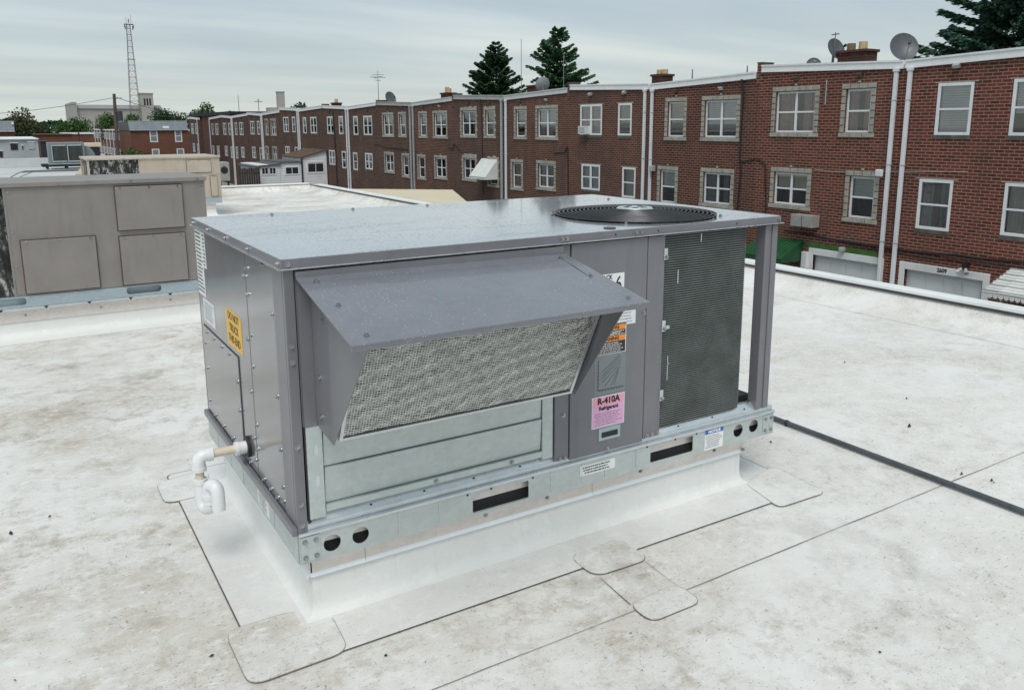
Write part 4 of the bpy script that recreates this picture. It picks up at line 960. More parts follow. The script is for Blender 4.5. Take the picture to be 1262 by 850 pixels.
# garage number, lamps and pipes on the nearest houses
num = text('house_number', '2609', 'ink', hA, .15, lambda u, v, w: (FX-.034-w, 10.02-u, -2.555+v), 0, 0, .9, .004, .004)
lp = MB(); lp.cyl((FX-.001, 9.40, -2.36), (FX-.14, 9.40, -2.40), .03, n=8); lp.box(FX-.10, FX-.001, 9.33, 9.47, -2.38, -2.26); l_ = lp.build('flood_lamp', 'black_metal', hA)
for s_ in (-1, 1): MB().cyl((FX-.13, 9.40+.05*s_, -2.40), (FX-.22, 9.40+.13*s_, -2.50), .035, .062, 10).build('lamp_head', 'vent_grey', l_)
box('lintel', 'green_paint', hB, FX-.012, FX+.05, 11.95, 14.4, -2.455, -2.30); box('lamp', 'vent_grey', hB, FX-.16, FX-.001, 12.95, 13.10, -2.44, -2.30, .03)
ac = MB().box(FX-.34, FX-.002, 13.93, 14.30, -1.83, -1.47).box(FX-.34, FX-.002, 14.34, 14.72, -1.83, -1.47).box(FX-.2, FX-.01, 14.28, 14.36, -1.81, -1.49).build('wall_air_conditioner', 'ac_beige', hB, bevel=.012)
for i in range(2):
    for k in range(8): MB().box(FX-.346, FX-.3405, 13.98+.38*i, 14.29+.38*i, -1.80+.038*k, -1.782+.038*k).build('grille_slat', 'vent_grey', ac)
wc = box('window_air_conditioner', 'door_white', hD, FX-.25, FX+.04, 25.35, 25.85, .83, 1.15, .01); MB().box(FX-.254, FX-.2505, 25.40, 25.80, .88, 1.10).build('grille', 'vent_grey', wc)
box('flood_lamp', 'vent_grey', hC, FX-.22, FX-.001, 21.28, 21.42, -.50, -.28, .03); box('flood_lamp', 'door_white', hB, FX-.24, FX-.13, 11.86, 12.06, -.22, -.02, .03)
MB().cyl((FX-.02, 14.0, 2.45), (FX-.02, 14.0, 1.75), .016, n=6).build('pipe', 'vent_grey', hB)
def cable(label, pts, r=.014, mat='cable_black', sag=.0):
    P = []
    for a, c in zip(pts, pts[1:]):
        a, c = Vector(a), Vector(c); n = max(2, int((c-a).length/.5))
        P += [a+(c-a)*(i/n)-Vector((0, 0, sag*math.sin(PI*i/n))) for i in range(n)]
    P.append(Vector(pts[-1])); b = MB(); b.tube(P, r, 6); o = b.build('cable', mat, loc=pts[0], smooth=True); tag(o, label, 'cable'); return o
x_ = FX-.03
cable('black cable sagging across the brick above the numbered white garage', [(x_, 15.2, -2.02), (x_, 11.5, -2.15), (x_, 9.7, -2.09), (x_, 8.0, -2.04), (x_, 6.5, -2.0)], .028, sag=.03)
cable('thin black wire run beside the cable above the numbered white garage', [(x_, 13.4, -2.12), (x_, 11.5, -2.24), (x_, 9.6, -2.22), (x_, 6.5, -2.08)], .014, sag=.04)
cable('black cable dropping from the coping between two stone trimmed houses', [(FX-.1, 17.20, 2.62), (x_, 17.15, 2.2), (x_, 17.18, .1), (x_, 17.1, -.3), (x_, 17.2, -2.3)], .028)
cable('tangled black wires on the brick beside the stone trimmed double windows', [(x_, 17.18, .0), (x_, 16.4, .12), (x_, 16.1, -.05), (x_, 15.9, -2.2)], .018)
cable('pale wire strung over the lower stone trimmed windows', [(x_, 14.2, -.12), (x_, 13.6, -.16), (x_, 12.0, -.08), (x_, 9.6, .02)], .008, 'vent_grey')
cable('black wires clipped to brown brick between the first floors', [(x_, 27.9, .02), (x_, 27.1, .06), (x_, 26.9, .3), (x_, 26.85, -.35), (x_, 26.8, -2.3)], .02)
cable('black pipe running down the brick past the clapboard extension', [(x_, 55.9, 2.2), (x_, 55.7, -.2), (x_, 55.6, -4.6)], .05)
cable('black wires between the floors of dull brown brick houses', [(x_, 48.4, .0), (x_, 47.8, .05), (x_, 46.9, -.1), (x_, 43.2, -.2)], .02)
cable('black cable down the rough stone trimmed house', [(FX-.1, 34.3, 2.5), (x_, 34.3, 2.0), (x_, 34.25, .0), (x_, 34.2, -2.2)], .016)
cable('black wire loop on brick above the lean-out awning', [(x_, 38.0, .05), (x_, 37.4, -.05), (x_, 37.3, .25), (x_, 36.6, -.1)], .02)
# chimneys (parts of their houses)
def chimney(root, x, y, w, z0, z1, pots, potm='terracotta_pot'):
    c = MB().box(x, x+.55, y-w/2, y+w/2, z0, z1-.09).build('chimney', 'chimney_brick', root)
    MB().box(x-.05, x+.60, y-w/2-.05, y+w/2+.05, z1-.0895, z1-.01).build('chimney_cap', 'chimney_brick', c, bevel=.01)
    for i, (dy, h, mm) in enumerate(pots): MB().cyl((x+.27, y+dy, z1-.009), (x+.27, y+dy, z1+h), .13, .12, 12).build('chimney_pot', mm, c, smooth=True)
chimney(hB, 21.2, 14.15, .95, 2.3, 3.36, [(.22, .20, 'clay_pot_dark'), (-.18, .22, 'terracotta_pot')])
chimney(hD, 20.5, 21.95, .55, 2.2, 3.05, [(.13, .16, 'terracotta_pot'), (-.13, .16, 'terracotta_pot')])
chimney(hG, 20.8, 40.0, .75, 2.1, 3.0, [(.12, .3, 'terracotta_pot'), (-.14, .22, 'terracotta_pot')])
chimney(hE, 21.0, 31.2, 1.0, 2.2, 3.05, [(.15, .14, 'coping_white'), (-.2, .10, 'coping_white')])
chimney(hJ, 20.6, 57.6, .7, 2.1, 2.88, [(.0, .26, 'terracotta_pot')])
chimney(hI, 20.6, 47.9, .8, 2.1, 2.80, [(.0, .26, 'terracotta_pot')])
# satellite dishes and aerials stand on the roofs as things of their own
def dish(label, p, r, face, mast, mat='dish_grey'):
    root = thing('satellite_dish', label, 'satellite dish', (p[0], p[1], mast), 'satellite dishes on the roofs')
    n = Vector(face).normalized(); u = n.cross(Vector((0, 0, 1))).normalized(); v = u.cross(n); c = Vector(p); b = MB()
    nr, na = 5, 24; vs = [c-n*.0]
    for i in range(1, nr+1):
        q = r*i/nr
        for k in range(na): a = 2*PI*k/na; vs.append(c+u*(q*.92*math.cos(a))+v*(q*math.sin(a))+n*(.22*q*q/r))
    fs = [(0, 1+k, 1+(k+1) % na) for k in range(na)]+[(1+(i-1)*na+k, 1+i*na+k, 1+i*na+(k+1) % na, 1+(i-1)*na+(k+1) % na) for i in range(1, nr) for k in range(na)]
    m0 = len(vs); vs += [q-n*.012 for q in vs]; fs += [tuple(i+m0 for i in f[::-1]) for f in fs]
    fs += [(1+(nr-1)*na+k, m0+1+(nr-1)*na+k, m0+1+(nr-1)*na+(k+1) % na, 1+(nr-1)*na+(k+1) % na) for k in range(na)]
    b.add(vs, fs); b.build('reflector', mat, root, smooth=True)
    MB().tube([c-n*.012, c-n*.12-v*.1, (p[0]-n.x*.12, p[1]-n.y*.12, mast)], .022, 8).build('mast', 'antenna_metal', root, smooth=True)
    f_ = c+n*(r*1.05)-v*(r*.25); MB().tube([c-v*r*.95+n*.2*r, f_], .013, 6).build('feed_arm', 'antenna_metal', root); MB().cyl(f_-n*.0, f_+n*.09, .035, .045, 10).build('receiver', 'black_metal', root, smooth=True)
    return root
dish('large grey satellite dish over the pair of white downspouts', (20.35, 11.92, 3.19), .40, (-.55, -.72, .40), 2.60)
dish('grey satellite dish beside the chimney with two pots', (21.25, 14.78, 3.40), .34, (-.15, -.9, .40), 2.55)
dish('small grey satellite dish peeping over the coping of the pink curtained house', (20.6, 15.0, 2.93), .24, (-.6, -.6, .45), 2.6)
dish('pale grey satellite dish beside the low capped chimney', (20.9, 30.2, 3.0), .36, (.3, .8, .5), 2.45, 'vent_grey')
dish('dark satellite dish tipped sideways beside the aerial', (20.4, 46.6, 2.85), .42, (.2, -.95, .35), 2.4)
def aerial(label, p, h, elems, r=.02):
    root = thing('roof_aerial', label, 'aerial', p, 'aerials on the roofs'); P = Vector(p)
    MB().cyl(P, P+Vector((0, 0, h)), r, r*.7, 6).build('mast', 'antenna_metal', root)
    for z, l, ang, rr_ in elems:
        d = Vector((math.sin(ang), math.cos(ang), 0)); c = P+Vector((0, 0, z)); MB().cyl(c-d*l, c+d*l, rr_, n=5).build('element', 'antenna_metal', root)
    return root
aerial('tall thin aerial with cross arms beside the tipped dish', (20.6, 48.9, 2.3), 2.35, [(1.95, .85, .1, .02), (1.95, .55, 1.5, .018), (1.75, .4, .8, .015), (2.1, .4, 2.3, .015)], .022)
aerial('thin mast with a short arm beside the chimney with two pots', (21.15, 14.72, 2.4), 1.5, [(1.44, .16, .2, .018)], .022)
aerial('plain whip aerial on the far roofs', (22, 91.5, 1.9), 2.6, [], .04); aerial('small far aerial with a crossbar beside the masonry chimney stack', (22, 83.4, 1.9), 2.0, [(1.85, 1.0, .2, .035), (1.7, .5, 1.2, .03)], .04)
aerial('tall plain whip aerial in front of the dark conifer', (21.5, 33.0, 2.3), 3.0, [], .018); aerial('short whip aerial in front of the green conifer', (21.5, 29.4, 2.3), 2.0, [(1.9, .06, 0, .02)], .02)
aerial('short vent stub next to the two-pot chimney', (21.0, 20.6, 2.4), .75, [], .03); aerial('short vent stub beside the party wall', (21.0, 18.0, 2.5), .62, [], .03)
# awnings: parts of the houses they hang on
def awning(root, y0, y1, z1, z0, out, mat, stripe=None, n=10):
    b = MB(); b.add([(FX-.005, y0, z1), (FX-.005, y1, z1), (FX-out, y1, z0), (FX-out, y0, z0), (FX-.005, y0, z1-.03), (FX-.005, y1, z1-.03), (FX-out+.01, y1, z0-.03), (FX-out+.01, y0, z0-.03)], [(0, 1, 2, 3), (4, 7, 6, 5), (0, 3, 7, 4), (1, 5, 6, 2), (2, 6, 7, 3)])
    o = b.build('awning', mat, root)
    for y in (y0, y1): MB().add([(FX-.006, y, z1-.031), (FX-out+.01, y, z0-.031), (FX-out+.01, y, z0-.12), (FX-.006, y, z0-.12)], [(0, 1, 2, 3)]).build('awning_side', mat, o)
    s = MB()
    for i in range(n):
        q = y0+(y1-y0)*(i+.5)/n; nn = Vector((-(z1-z0), 0, out)).normalized()*.015; w = (y1-y0)/n*.28
        a0, a1 = Vector((FX-.02, q, z1-.01))+nn, Vector((FX-out, q, z0))+nn
        s_ = MB(); s_.add([a0-Vector((0, w, 0)), a0+Vector((0, w, 0)), a1+Vector((0, w, 0)), a1-Vector((0, w, 0)), a0-nn*1.2-Vector((0, w, 0)), a0-nn*1.2+Vector((0, w, 0)), a1-nn*1.2+Vector((0, w, 0)), a1-nn*1.2-Vector((0, w, 0))], [(0, 1, 2, 3), (0, 3, 7, 4), (1, 5, 6, 2), (2, 6, 7, 3)]); s_.build('awning_slat', stripe or mat, o)
    f = MB()
    k = max(8, int((y1-y0)/.12))
    for i in range(k): q0, q1 = y0+(y1-y0)*i/k, y0+(y1-y0)*(i+1)/k; f.add([(FX-out, q0, z0-.03), (FX-out, q1, z0-.03), (FX-out, q1-.01, z0-.11), (FX-out, (q0+q1)/2, z0-.14), (FX-out, q0+.01, z0-.11)], [(0, 1, 2, 3, 4)])
    f.build('valance', mat, o); return o
awning(hF, 32.75, 34.35, -.42, -1.28, .75, 'awning_white', None, 9); awning(hB, 14.45, 16.1, -2.28, -2.78, 1.0, 'awning_green', 'awning_green', 12)
aw = awning(hA, 6.65, 8.28, -2.22, -2.66, 1.25, 'awning_white', 'awning_white', 1)
for i in range(9):
    t = (i+.5)/9; MB().box(FX-1.25*t-.045, FX-1.25*t+.045, 6.64, 8.29, -2.22-.44*t-.012, -2.22-.44*t+.022).build('awning_slat', 'awning_white' if i % 2 else 'vent_grey', aw)
box('meter_box', 'render_white', hB, FX-.12, FX-.001, 14.22, 14.42, -3.1, -2.6, .01)
for y in (6.9, 7.9): MB().cyl((FX-1.1, y, GZ), (FX-1.1, y, -2.6), .03, n=8).build('awning_post', 'vent_grey', hA)

# ================================================================== clapboard extension, fence, low roofs
ex = thing('clapboard_extension', 'white clapboard rear extension with brown lean-to roof against the brick terrace', 'extension', (17, 57.6, GZ))
y0, y1 = 57.6, 62.5
def boards(x0, x1, zlo, zhi, ops, zslope=0.0):
    MB().prism([(x0, GZ), (x1, GZ), (x1, zhi+zslope), (x0, zhi)], 1, y0+.03, y1).build('wall', 'clapboard', ex)
    z = zlo; k = 0
    while z < zhi-.01:
        e = min(z+.16, zhi); segs = [(x0, x1)]
        for (a, c, q0, q1) in ops:
            if q0 < (z+e)/2 < q1: segs = [s for (p, r) in segs for s in ((p, min(a, r)), (max(c, p), r)) if s[1]-s[0] > .05]
        for p, r in segs: MB().add([(p, y0+.028, z), (r, y0+.028, z), (r, y0+.002, z), (p, y0+.002, z), (p, y0+.022, e), (r, y0+.022, e)], [(0, 1, 2, 3), (3, 2, 5, 4)]).build('board', 'clapboard', ex)
        z = e
    for (a, c, q0, q1) in ops:
        b = MB(); frame_y = (a-.09, c+.09, q0-.09, q1+.09)
        b.box(a-.09, c+.09, y0-.02, y0+.03, q1, q1+.09); b.box(a-.09, c+.09, y0-.02, y0+.03, q0-.09, q0); b.box(a-.09, a, y0-.02, y0+.03, q0, q1); b.box(c, c+.09, y0-.02, y0+.03, q0, q1)
        w = b.build('window', 'window_white', ex); MB().box(a, c, y0+.01, y0+.0285, q0, q1).build('pane', 'room_dark', w); MB().box((a+c)/2-.02, (a+c)/2+.02, y0-.005, y0+.0095, q0, q1).build('mullion', 'window_white', w)
boards(18.05, 19.93, -3.6, -1.08, [(18.5, 19.65, -2.12, -1.45)], .50)
boards(16.45, 18.03, -3.6, -1.38, [(16.85, 17.75, -2.2, -1.75)])
boards(14.85, 16.43, -3.6, -1.50, [(15.15, 15.55, -2.15, -1.75), (15.7, 16.1, -2.15, -1.75)])
b = MB(); b.add([(17.9, y0-.12, -1.04), (19.94, y0-.12, -.52), (19.94, y1, -.52), (17.9, y1, -1.04), (17.9, y0-.12, -1.10), (19.94, y0-.12, -.58), (19.94, y1, -.58), (17.9, y1, -1.10)], [(0, 1, 2, 3), (4, 7, 6, 5), (0, 4, 5, 1), (0, 3, 7, 4), (2, 6, 7, 3), (1, 5, 6, 2)]); b.build('roof', 'brown_roof', ex)
box('flat_roof', 'tar_roof', ex, 16.4, 18.04, y0-.1, y1, -1.378, -1.32)
b = MB(); b.add([(14.6, y0-.12, -1.60), (16.5, y0-.12, -1.42), (16.5, y1, -1.42), (14.6, y1, -1.6), (14.6, y0-.12, -1.68), (16.5, y0-.12, -1.52), (16.5, y1, -1.52), (14.6, y1, -1.68)], [(0, 1, 2, 3), (4, 7, 6, 5), (0, 4, 5, 1), (0, 3, 7, 4), (2, 6, 7, 3), (1, 5, 6, 2)]); b.build('porch_roof', 'tar_roof', ex)
MB().cyl((18.04, y0-.05, GZ), (18.04, y0-.05, -1.1), .06, n=8).build('drainpipe', 'black_metal', ex)
fe = thing('wooden_fence', 'dark weathered board fence beside the white clapboard extension', 'fence', (14.1, 57.0, GZ))
for i in range(9):
    xx = 13.4+i*.16; MB().box(xx, xx+.145, 57.0, 57.03, GZ, -1.72+.03*((i*7) % 3)).build('board', 'dark_wood', fe)
MB().box(13.38, 14.86, 57.03, 57.08, -2.1, -2.0).build('rail', 'dark_wood', fe)
lb = thing('low_garage', 'low building with plain tan roof beyond the white parapet', 'garage', (9, 22, GZ))
P4 = [(5.6, 24.6), (10.6, 18.6), (12.65, 23.6), (9.6, 26.2)]
b = MB(); n = 4; b.add([(x, y, GZ) for x, y in P4]+[(x, y, -1.06) for x, y in P4], [(i, (i+1) % n, n+(i+1) % n, n+i) for i in range(n)]); b.build('wall', 'render_white', lb)
cx_, cy_ = sum(p[0] for p in P4)/4, sum(p[1] for p in P4)/4; Q4 = [(cx_+(x-cx_)*1.03, cy_+(y-cy_)*1.03) for x, y in P4]
b = MB(); b.add([(x, y, -1.06) for x, y in Q4]+[(x, y, -1.0) for x, y in Q4], [(0, 1, 2, 3), (4, 5, 6, 7)]+[(i, (i+1) % n, n+(i+1) % n, n+i) for i in range(n)]); b.build('roof', 'tan_roof', lb)

# ================================================================== OTHER ROOFTOP UNITS
def packaged_unit(label, cat_label_curb, x0, y0, Lx, Ly, H, paintm, coil_w, panels, railm, cbx, open_left=False, group='older packaged units behind the grey unit'):
    """front (towards -Y) at y0; coil of width coil_w at the left end"""
    u = thing('rooftop_unit', label, 'air conditioner', (x0, y0, 0), group)
    x1, y1 = x0+Lx, y0+Ly; xc = x0+coil_w
    rail = plate('base_rail', railm, u, [(x0, .018), (x1, .018), (x1, .093), (x0, .093)], [rrect(x0+Lx*f-.115, x0+Lx*f+.115, .036, .085, .02) for f in (.30, .75)], front(y0+.004), .003)
    box('rail_flange', 'galvanised_bright', u, x0, x1, y0-.006, y0+.02, -.0, .017); box('rail_inside', 'galvanised_blue', u, x0+.002, x1-.002, y0+.05, y1, .001, .092)
    for f in (.28, .42, .56, .70, .84): MB().prism([(x0+Lx*f-.014, .016), (x0+Lx*f+.014, .016), (x0+Lx*f, -.002)], 1, y0-.0075, y0-.0065).build('notch', 'black_metal', rail)
    box('base_rail', railm, u, x1-.003, x1, y0+.008, y1, .018, .093)
    body = box('cabinet', paintm, u, xc+.012, x1, y0+.006, y1, .094, H-.03, .004)
    box('left_post', paintm, u, x0, x0+.03, y0+.002, y0+.04, .094, H-.03, .002); box('left_post', paintm, u, x0, x0+.03, y1-.04, y1, .094, H-.03, .002)
    cl_ = box('condenser_coil', 'weathered_coil', u, x0+.032, xc, y0+.03, y0+.06, .094, H-.03); box('coil_side', 'weathered_coil', u, x0+.034, x0+.06, y0+.061, y1-.04, .094, H-.03); box('coil_frame', paintm, u, xc+.0005, xc+.0115, y0+.004, y0+.06, .094, H-.03)
    lid_ = box('top_cover', paintm, u, x0-.012, x1+.012, y0-.012, y1+.012, H-.03, H, .004)
    for (a, c, q0, q1) in panels:
        gp = box('panel_gap', 'vent_brown', body, a-.007, c+.007, y0+.0035, y0+.0058, q0-.007, q1+.007)
        p = box('access_panel', paintm, u, a, c, y0-.016, y0+.0033, q0, q1, .003)
        for k in (a+.03, (a+c)/2, c-.03): screw(p, (k, y0-.001 if False else y0-.016, q1-.006), RF)
    for xx in (xc+.03, xc+.55*(x1-xc), x1-.03):
        for z in (H-.06, H*.62, H*.35, .12): screw(body, (xx, y0+.006, z), RF)
    for k in range(5): screw(lid_, (x0+.05+k*(Lx-.1)/4, y0-.012, H-.014), RF)
    c = thing('roof_curb', cat_label_curb, 'roof curb', (x0, y0, ZR), 'white roof curbs under older units')
    a0, a1, b0, b1 = x0+.02, x1-cbx, y0+.035, y1-.03
    box('counter_flashing', 'mill_aluminium', c, a0-.004, a1+.004, b0-.006, b0-.002, -.085, -.0005); box('counter_flashing', 'mill_aluminium', c, a1+.002, a1+.006, b0, b1, -.085, -.0005)
    for f in (.1, .35, .6, .85): screw(c, (a0+(a1-a0)*f, b0-.006, -.04), RF)
    b = MB(); loops = []
    for o_, z_ in [(0, -.001), (0, -.09), (.004, -.15), (.018, -.175), (.05, -.192), (.17, -.1955), (.172, -.1985)]:
        loops.append([(x, y, z_) for x, y in rrect(a0-o_, a1+o_, b0-o_, b1+o_, .004+o_*.12, 3)])
    n = len(loops[0]); b.add([p for l in loops for p in l], [(k*n+i, k*n+(i+1) % n, (k+1)*n+(i+1) % n, (k+1)*n+i) for k in range(len(loops)-1) for i in range(n)]+[tuple(range(n))]); b.build('flashing_skirt', 'membrane_clean', c, smooth=True)
    return u
u2 = packaged_unit('taupe packaged air conditioner with three raised access panels on a low curb', 'white flashed curb under the taupe packaged air conditioner', -1.235, 4.22, 1.889, .70, .852, 'taupe_paint', .62,
    [(.052, .490, .497, .800), (.052, .487, .108, .452), (-.545, -.100, .110, .468)], 'galvanised_blue', .02)
u3 = packaged_unit('beige packaged air conditioner with weathered coil behind the taupe one', 'white curb under the beige packaged air conditioner', .47, 11.6, 1.89, 1.17, .752, 'beige_paint', .70,
    [(1.86, 2.22, .50, .69), (2.20, 2.30, .12, .44), (1.30, 1.75, .15, .42)], 'galvanised_blue', .10)
# ================================================================== ROOFS AND PLANT BEYOND
r2_ = thing('commercial_building', 'neighbouring low building with grey white flat roof carrying a silver condenser', 'building', (-8, 24, GZ))
MB().box(-40, 3.4, 16.3, 40, GZ, -.27).build('wall', 'render_white', r2_); MB().quad((-40, 16.3, -.25), (3.4, 16.3, -.25), (3.4, 40, -.25), (-40, 40, -.25)).build('roof_membrane', 'membrane_far', r2_)
box('parapet', 'coping_grey', r2_, -40, 1.0, 33.5, 33.8, -.246, .07); box('parapet', 'coping_grey', r2_, 1.0, 3.4, 39.6, 39.9, -.246, .0)
for x, y, l in ((-.62, 24.5, 5), (-.2, 26.5, 3.4)): MB().quad((x, y, -.243), (x+.03, y, -.243), (x+.5, y+l, -.243), (x+.46, y+l, -.243)).build('membrane_seam', 'seam_dirt', r2_)
MB().quad((-.2, 29.3, -.244), (2.9, 29.3, -.244), (2.9, 30.6, -.244), (.05, 30.6, -.244)).build('worn_patch', 'tar_roof', r2_)
cu = thing('condenser_unit', 'silver condenser with two dark coil panels on a rail stand', 'condenser', (.5, 31.0, -.25))
box('cabinet', 'galvanised_dull', cu, .82, 1.95, 31.0, 32.0, -.05, .67, .01)
for k in range(2):
    a = .93+k*.49; p = box('coil_panel', 'coil_fins', cu, a, a+.46, 30.985, 30.999, .02, .58); 
    for z in (.02, .57): box('coil_frame', 'galvanised', p, a-.01, a+.44, 30.97, 30.984, z-.015, z+.02)
    box('coil_frame', 'galvanised', p, a-.015, a+.01, 30.971, 30.9845, .045, .55)
box('stand_rail', 'black_metal', cu, .58, 2.1, 30.98, 31.06, -.16, -.08); box('stand_rail', 'black_metal', cu, .58, 2.1, 31.9, 31.98, -.16, -.08)
for x in (.75, 1.35, 1.95):
    for y in (31.0, 31.92): box('stand_foot', 'black_metal', cu, x-.03, x+.03, y, y+.05, -.246, -.161)
box('base', 'galvanised', cu, .80, 1.97, 30.99, 32.01, -.079, -.051)
b = MB(); pr = [(1.96, -.05), (2.32, -.05)]+[(1.96+.36*math.cos(R(a)), .55*math.sin(R(a))) for a in (15, 30, 45, 60, 75, 90)]; b.prism(pr, 1, 31.2, 31.9); b.build('curved_duct', 'galvanised_dull', cu)
bx = thing('vent_box', 'tall black vent box on the grey white roof', 'vent', (.3, 38.5, -.25)); box('body', 'black_metal', bx, .86, 1.14, 38.4, 39.0, -.249, .58, .02); box('cap', 'black_metal', bx, .83, 1.17, 38.34, 39.06, .581, .62, .01)
bx = thing('vent_hood', 'brown vent hood with tan lid behind the silver condenser', 'vent', (2.5, 36.0, -.25)); box('body', 'black_metal', bx, 2.4, 2.9, 36.0, 36.7, -.249, .40); box('lid', 'tan_roof', bx, 2.35, 2.97, 35.9, 36.8, .401, .56, .02)
bo = MB(); bo.add([(1.15, 24.6, -.12), (1.75, 24.6, -.12), (1.75, 25.3, .14), (1.45, 25.3, .14), (1.15, 24.6, -.246), (1.75, 24.6, -.246), (1.75, 25.3, -.246), (1.45, 25.3, -.246)], [(0, 1, 2, 3), (0, 4, 5, 1), (1, 5, 6, 2), (2, 6, 7, 3), (3, 7, 4, 0)]); tag(bo.build('scuttle_cover', 'beige_paint', loc=(1.4, 25, -.25)), 'tan sloping scuttle cover left of the beige packaged unit', 'hatch')
sa = thing('small_condenser', 'small white condenser on a stand beyond the white parapet', 'condenser', (4.85, 22.5, -1.4)); box('body', 'ac_beige', sa, 4.66, 4.95, 22.4, 22.95, -.33, .20, .02); MB().cyl((4.80, 22.4, -.02), (4.80, 22.385, -.02), .10, n=20).build('fan_guard', 'black_metal', sa)
for x in (4.7, 4.92): MB().cyl((x, 22.55, -1.39), (x, 22.55, -.33), .03, n=6).build('stand_leg', 'black_metal', sa)
lo = thing('low_building', 'low pale flat roof below the small white condenser', 'building', (5, 24, GZ)); MB().box(3.5, 8.0, 19.5, 34, GZ, -1.42).build('wall', 'render_white', lo); MB().box(3.45, 8.05, 19.45, 34.05, -1.419, -1.39).build('roof', 'membrane_far', lo)
# white low building, slate roofed brick buildings
wb = thing('white_building', 'long pale low building with small dark windows across the far roof', 'building', (-8, 48, GZ)); MB().box(-30, 1.05, 46, 56, GZ, .60).build('wall', 'pale_render', wb); box('coping', 'coping_white', wb, -30.1, 1.1, 45.9, 56.1, .601, .64)
for a, c, q0, q1, mm in ((-.15, .16, .1, .42, 'room_dark'), (.34, .38, .1, .3, 'room_dark'), (.62, .9, .12, .46, 'window_grey'), (-.65, -.52, -.25, .05, 'room_dark'), (-1.6, -1.2, .1, .42, 'room_dark'), (-3.2, -2.8, .1, .42, 'room_dark')): w = box('window', mm, wb, a, c, 45.97, 45.999, q0, q1); box('window_trim', 'coping_white', w, a-.03, c+.03, 45.95, 45.969, q1, q1+.04)
def slate_house(label, x0, x1, y, ztop, zeave, wins, depth=9, mat='brick_orange'):
    h = thing('slate_roofed_house', label, 'house', ((x0+x1)/2, y, GZ), 'brick houses with slate mansard fronts')
    MB().box(x0, x1, y, y+depth, GZ, zeave).build('wall', mat, h)
    b = MB(); b.prism([(y-.15, zeave+.001), (y+.55, ztop), (y+depth, ztop), (y+depth, zeave+.001)], 0, x0-.05, x1+.05); r_ = b.build('roof', 'tar_roof', h)
    # slate courses on the slope
    rd = random.Random(3); dy, dz_ = .70, ztop-zeave; rows_ = 4
    for r_i in range(rows_):
        xx = x0-.05
        while xx < x1-.1:
            w = rd.uniform(.5, .95); e = min(xx+w, x1+.05); t0, t1 = r_i/rows_, (r_i+1)/rows_
            MB().add([(xx, y-.15+dy*t0-.03, zeave+dz_*t0), (e-.02, y-.15+dy*t0-.03, zeave+dz_*t0), (e-.02, y-.15+dy*t1-.008, zeave+dz_*t1), (xx, y-.15+dy*t1-.008, zeave+dz_*t1)], [(0, 1, 2, 3)]).build('slate', 'slate' if rd.random() > .05 else 'coping_grey', r_); xx = e
    box('ridge', 'coping_grey', r_, x0-.06, x1+.06, y+.5, y+.7, ztop+.001, ztop+.06)
    for a, c, q0, q1 in wins:
        b = MB(); t = .1; b.box(a, c, y-.03, y+.02, q1-t, q1); b.box(a, c, y-.03, y+.02, q0, q0+t); b.box(a, a+t, y-.029, y+.02, q0+t, q1-t); b.box(c-t, c, y-.029, y+.02, q0+t, q1-t); b.box(a+t, c-t, y-.02, y+.02, (q0+q1)/2-.03, (q0+q1)/2+.03)
        w = b.build('window', 'window_white', h); MB().box(a+t, c-t, y-.012, y-.001, q0+t, q1-t).build('pane', 'curtain_grey', w)
    return h
slate_house('red brick house with patched slate front and four white windows', 10.75, 16.3, 90, 1.70, .80, [(12.55, 13.30, -.38, .86), (14.96, 15.66, -.40, .84), (12.62, 13.35, -2.3, -1.05), (15.02, 15.75, -2.3, -1.06)])
slate_house('slate roofed brick house beside the olive tree', -6.5, .42, 70, 1.58, .86, [(-5, -4.2, -.4, .5)])
# black edged end block of the terrace
eb = thing('end_block', 'dark brick end wall with black flat roof edge closing the terrace gap', 'building', (21, 98, GZ)); MB().box(20.4, 30, 98.0, 103.3, GZ, 2.35).build('wall', 'brick_dark', eb); MB().box(20.2, 34, 88, 110, 2.36, 2.72).build('roof_edge', 'roof_black', eb); MB().box(21, 33, 89, 109.5, 1.6, 2.359).build('upper_wall', 'brick_dark', eb)
# far terrace
for k in range(13):
    yy = 128+k*5.2; h = thing('far_row_house', 'small far brick row house beyond the utility pole', 'house', (16, yy, GZ), 'far terrace beyond the utility pole')
    if k == 0:
        MB().box(16, 25, yy+.02, yy+5.18, GZ, .55).build('wall', 'brick_far', h); MB().box(15.9, 25, yy+.02, yy+5.18, .551, .72).build('coping', 'coping_white', h)
        for z0, z1 in ((-1.0, .15), (-3.6, -2.4)):
            for a, w in ((1.0, .9), (3.0, 1.4)): wn = MB().box(15.95, 16.02, yy+a, yy+a+w, z0, z1).build('window', 'window_white', h); MB().box(15.94, 15.9495, yy+a+.1, yy+a+w-.1, z0+.1, z1-.1).build('pane', 'curtain_grey', wn)
        MB().box(15.88, 15.98, yy+.1, yy+.22, GZ, .55).build('downspout', 'downspout_white', h); h0 = h
        MB().box(17, 17.8, yy+4.6, yy+5.6, .72, 1.35).build('chimney', 'chimney_brick', h)
    else:
        for ch in h0.children: copy_tree(ch, h)
pk = thing('brick_shed', 'low orange brick building in front of the far terrace', 'building', (4, 76, GZ)); MB().box(2.0, 4.6, 76, 82, GZ, .55).build('wall', 'brick_orange', pk); MB().box(1.9, 4.7, 75.9, 82.1, .551, .62).build('roof', 'brown_roof', pk)
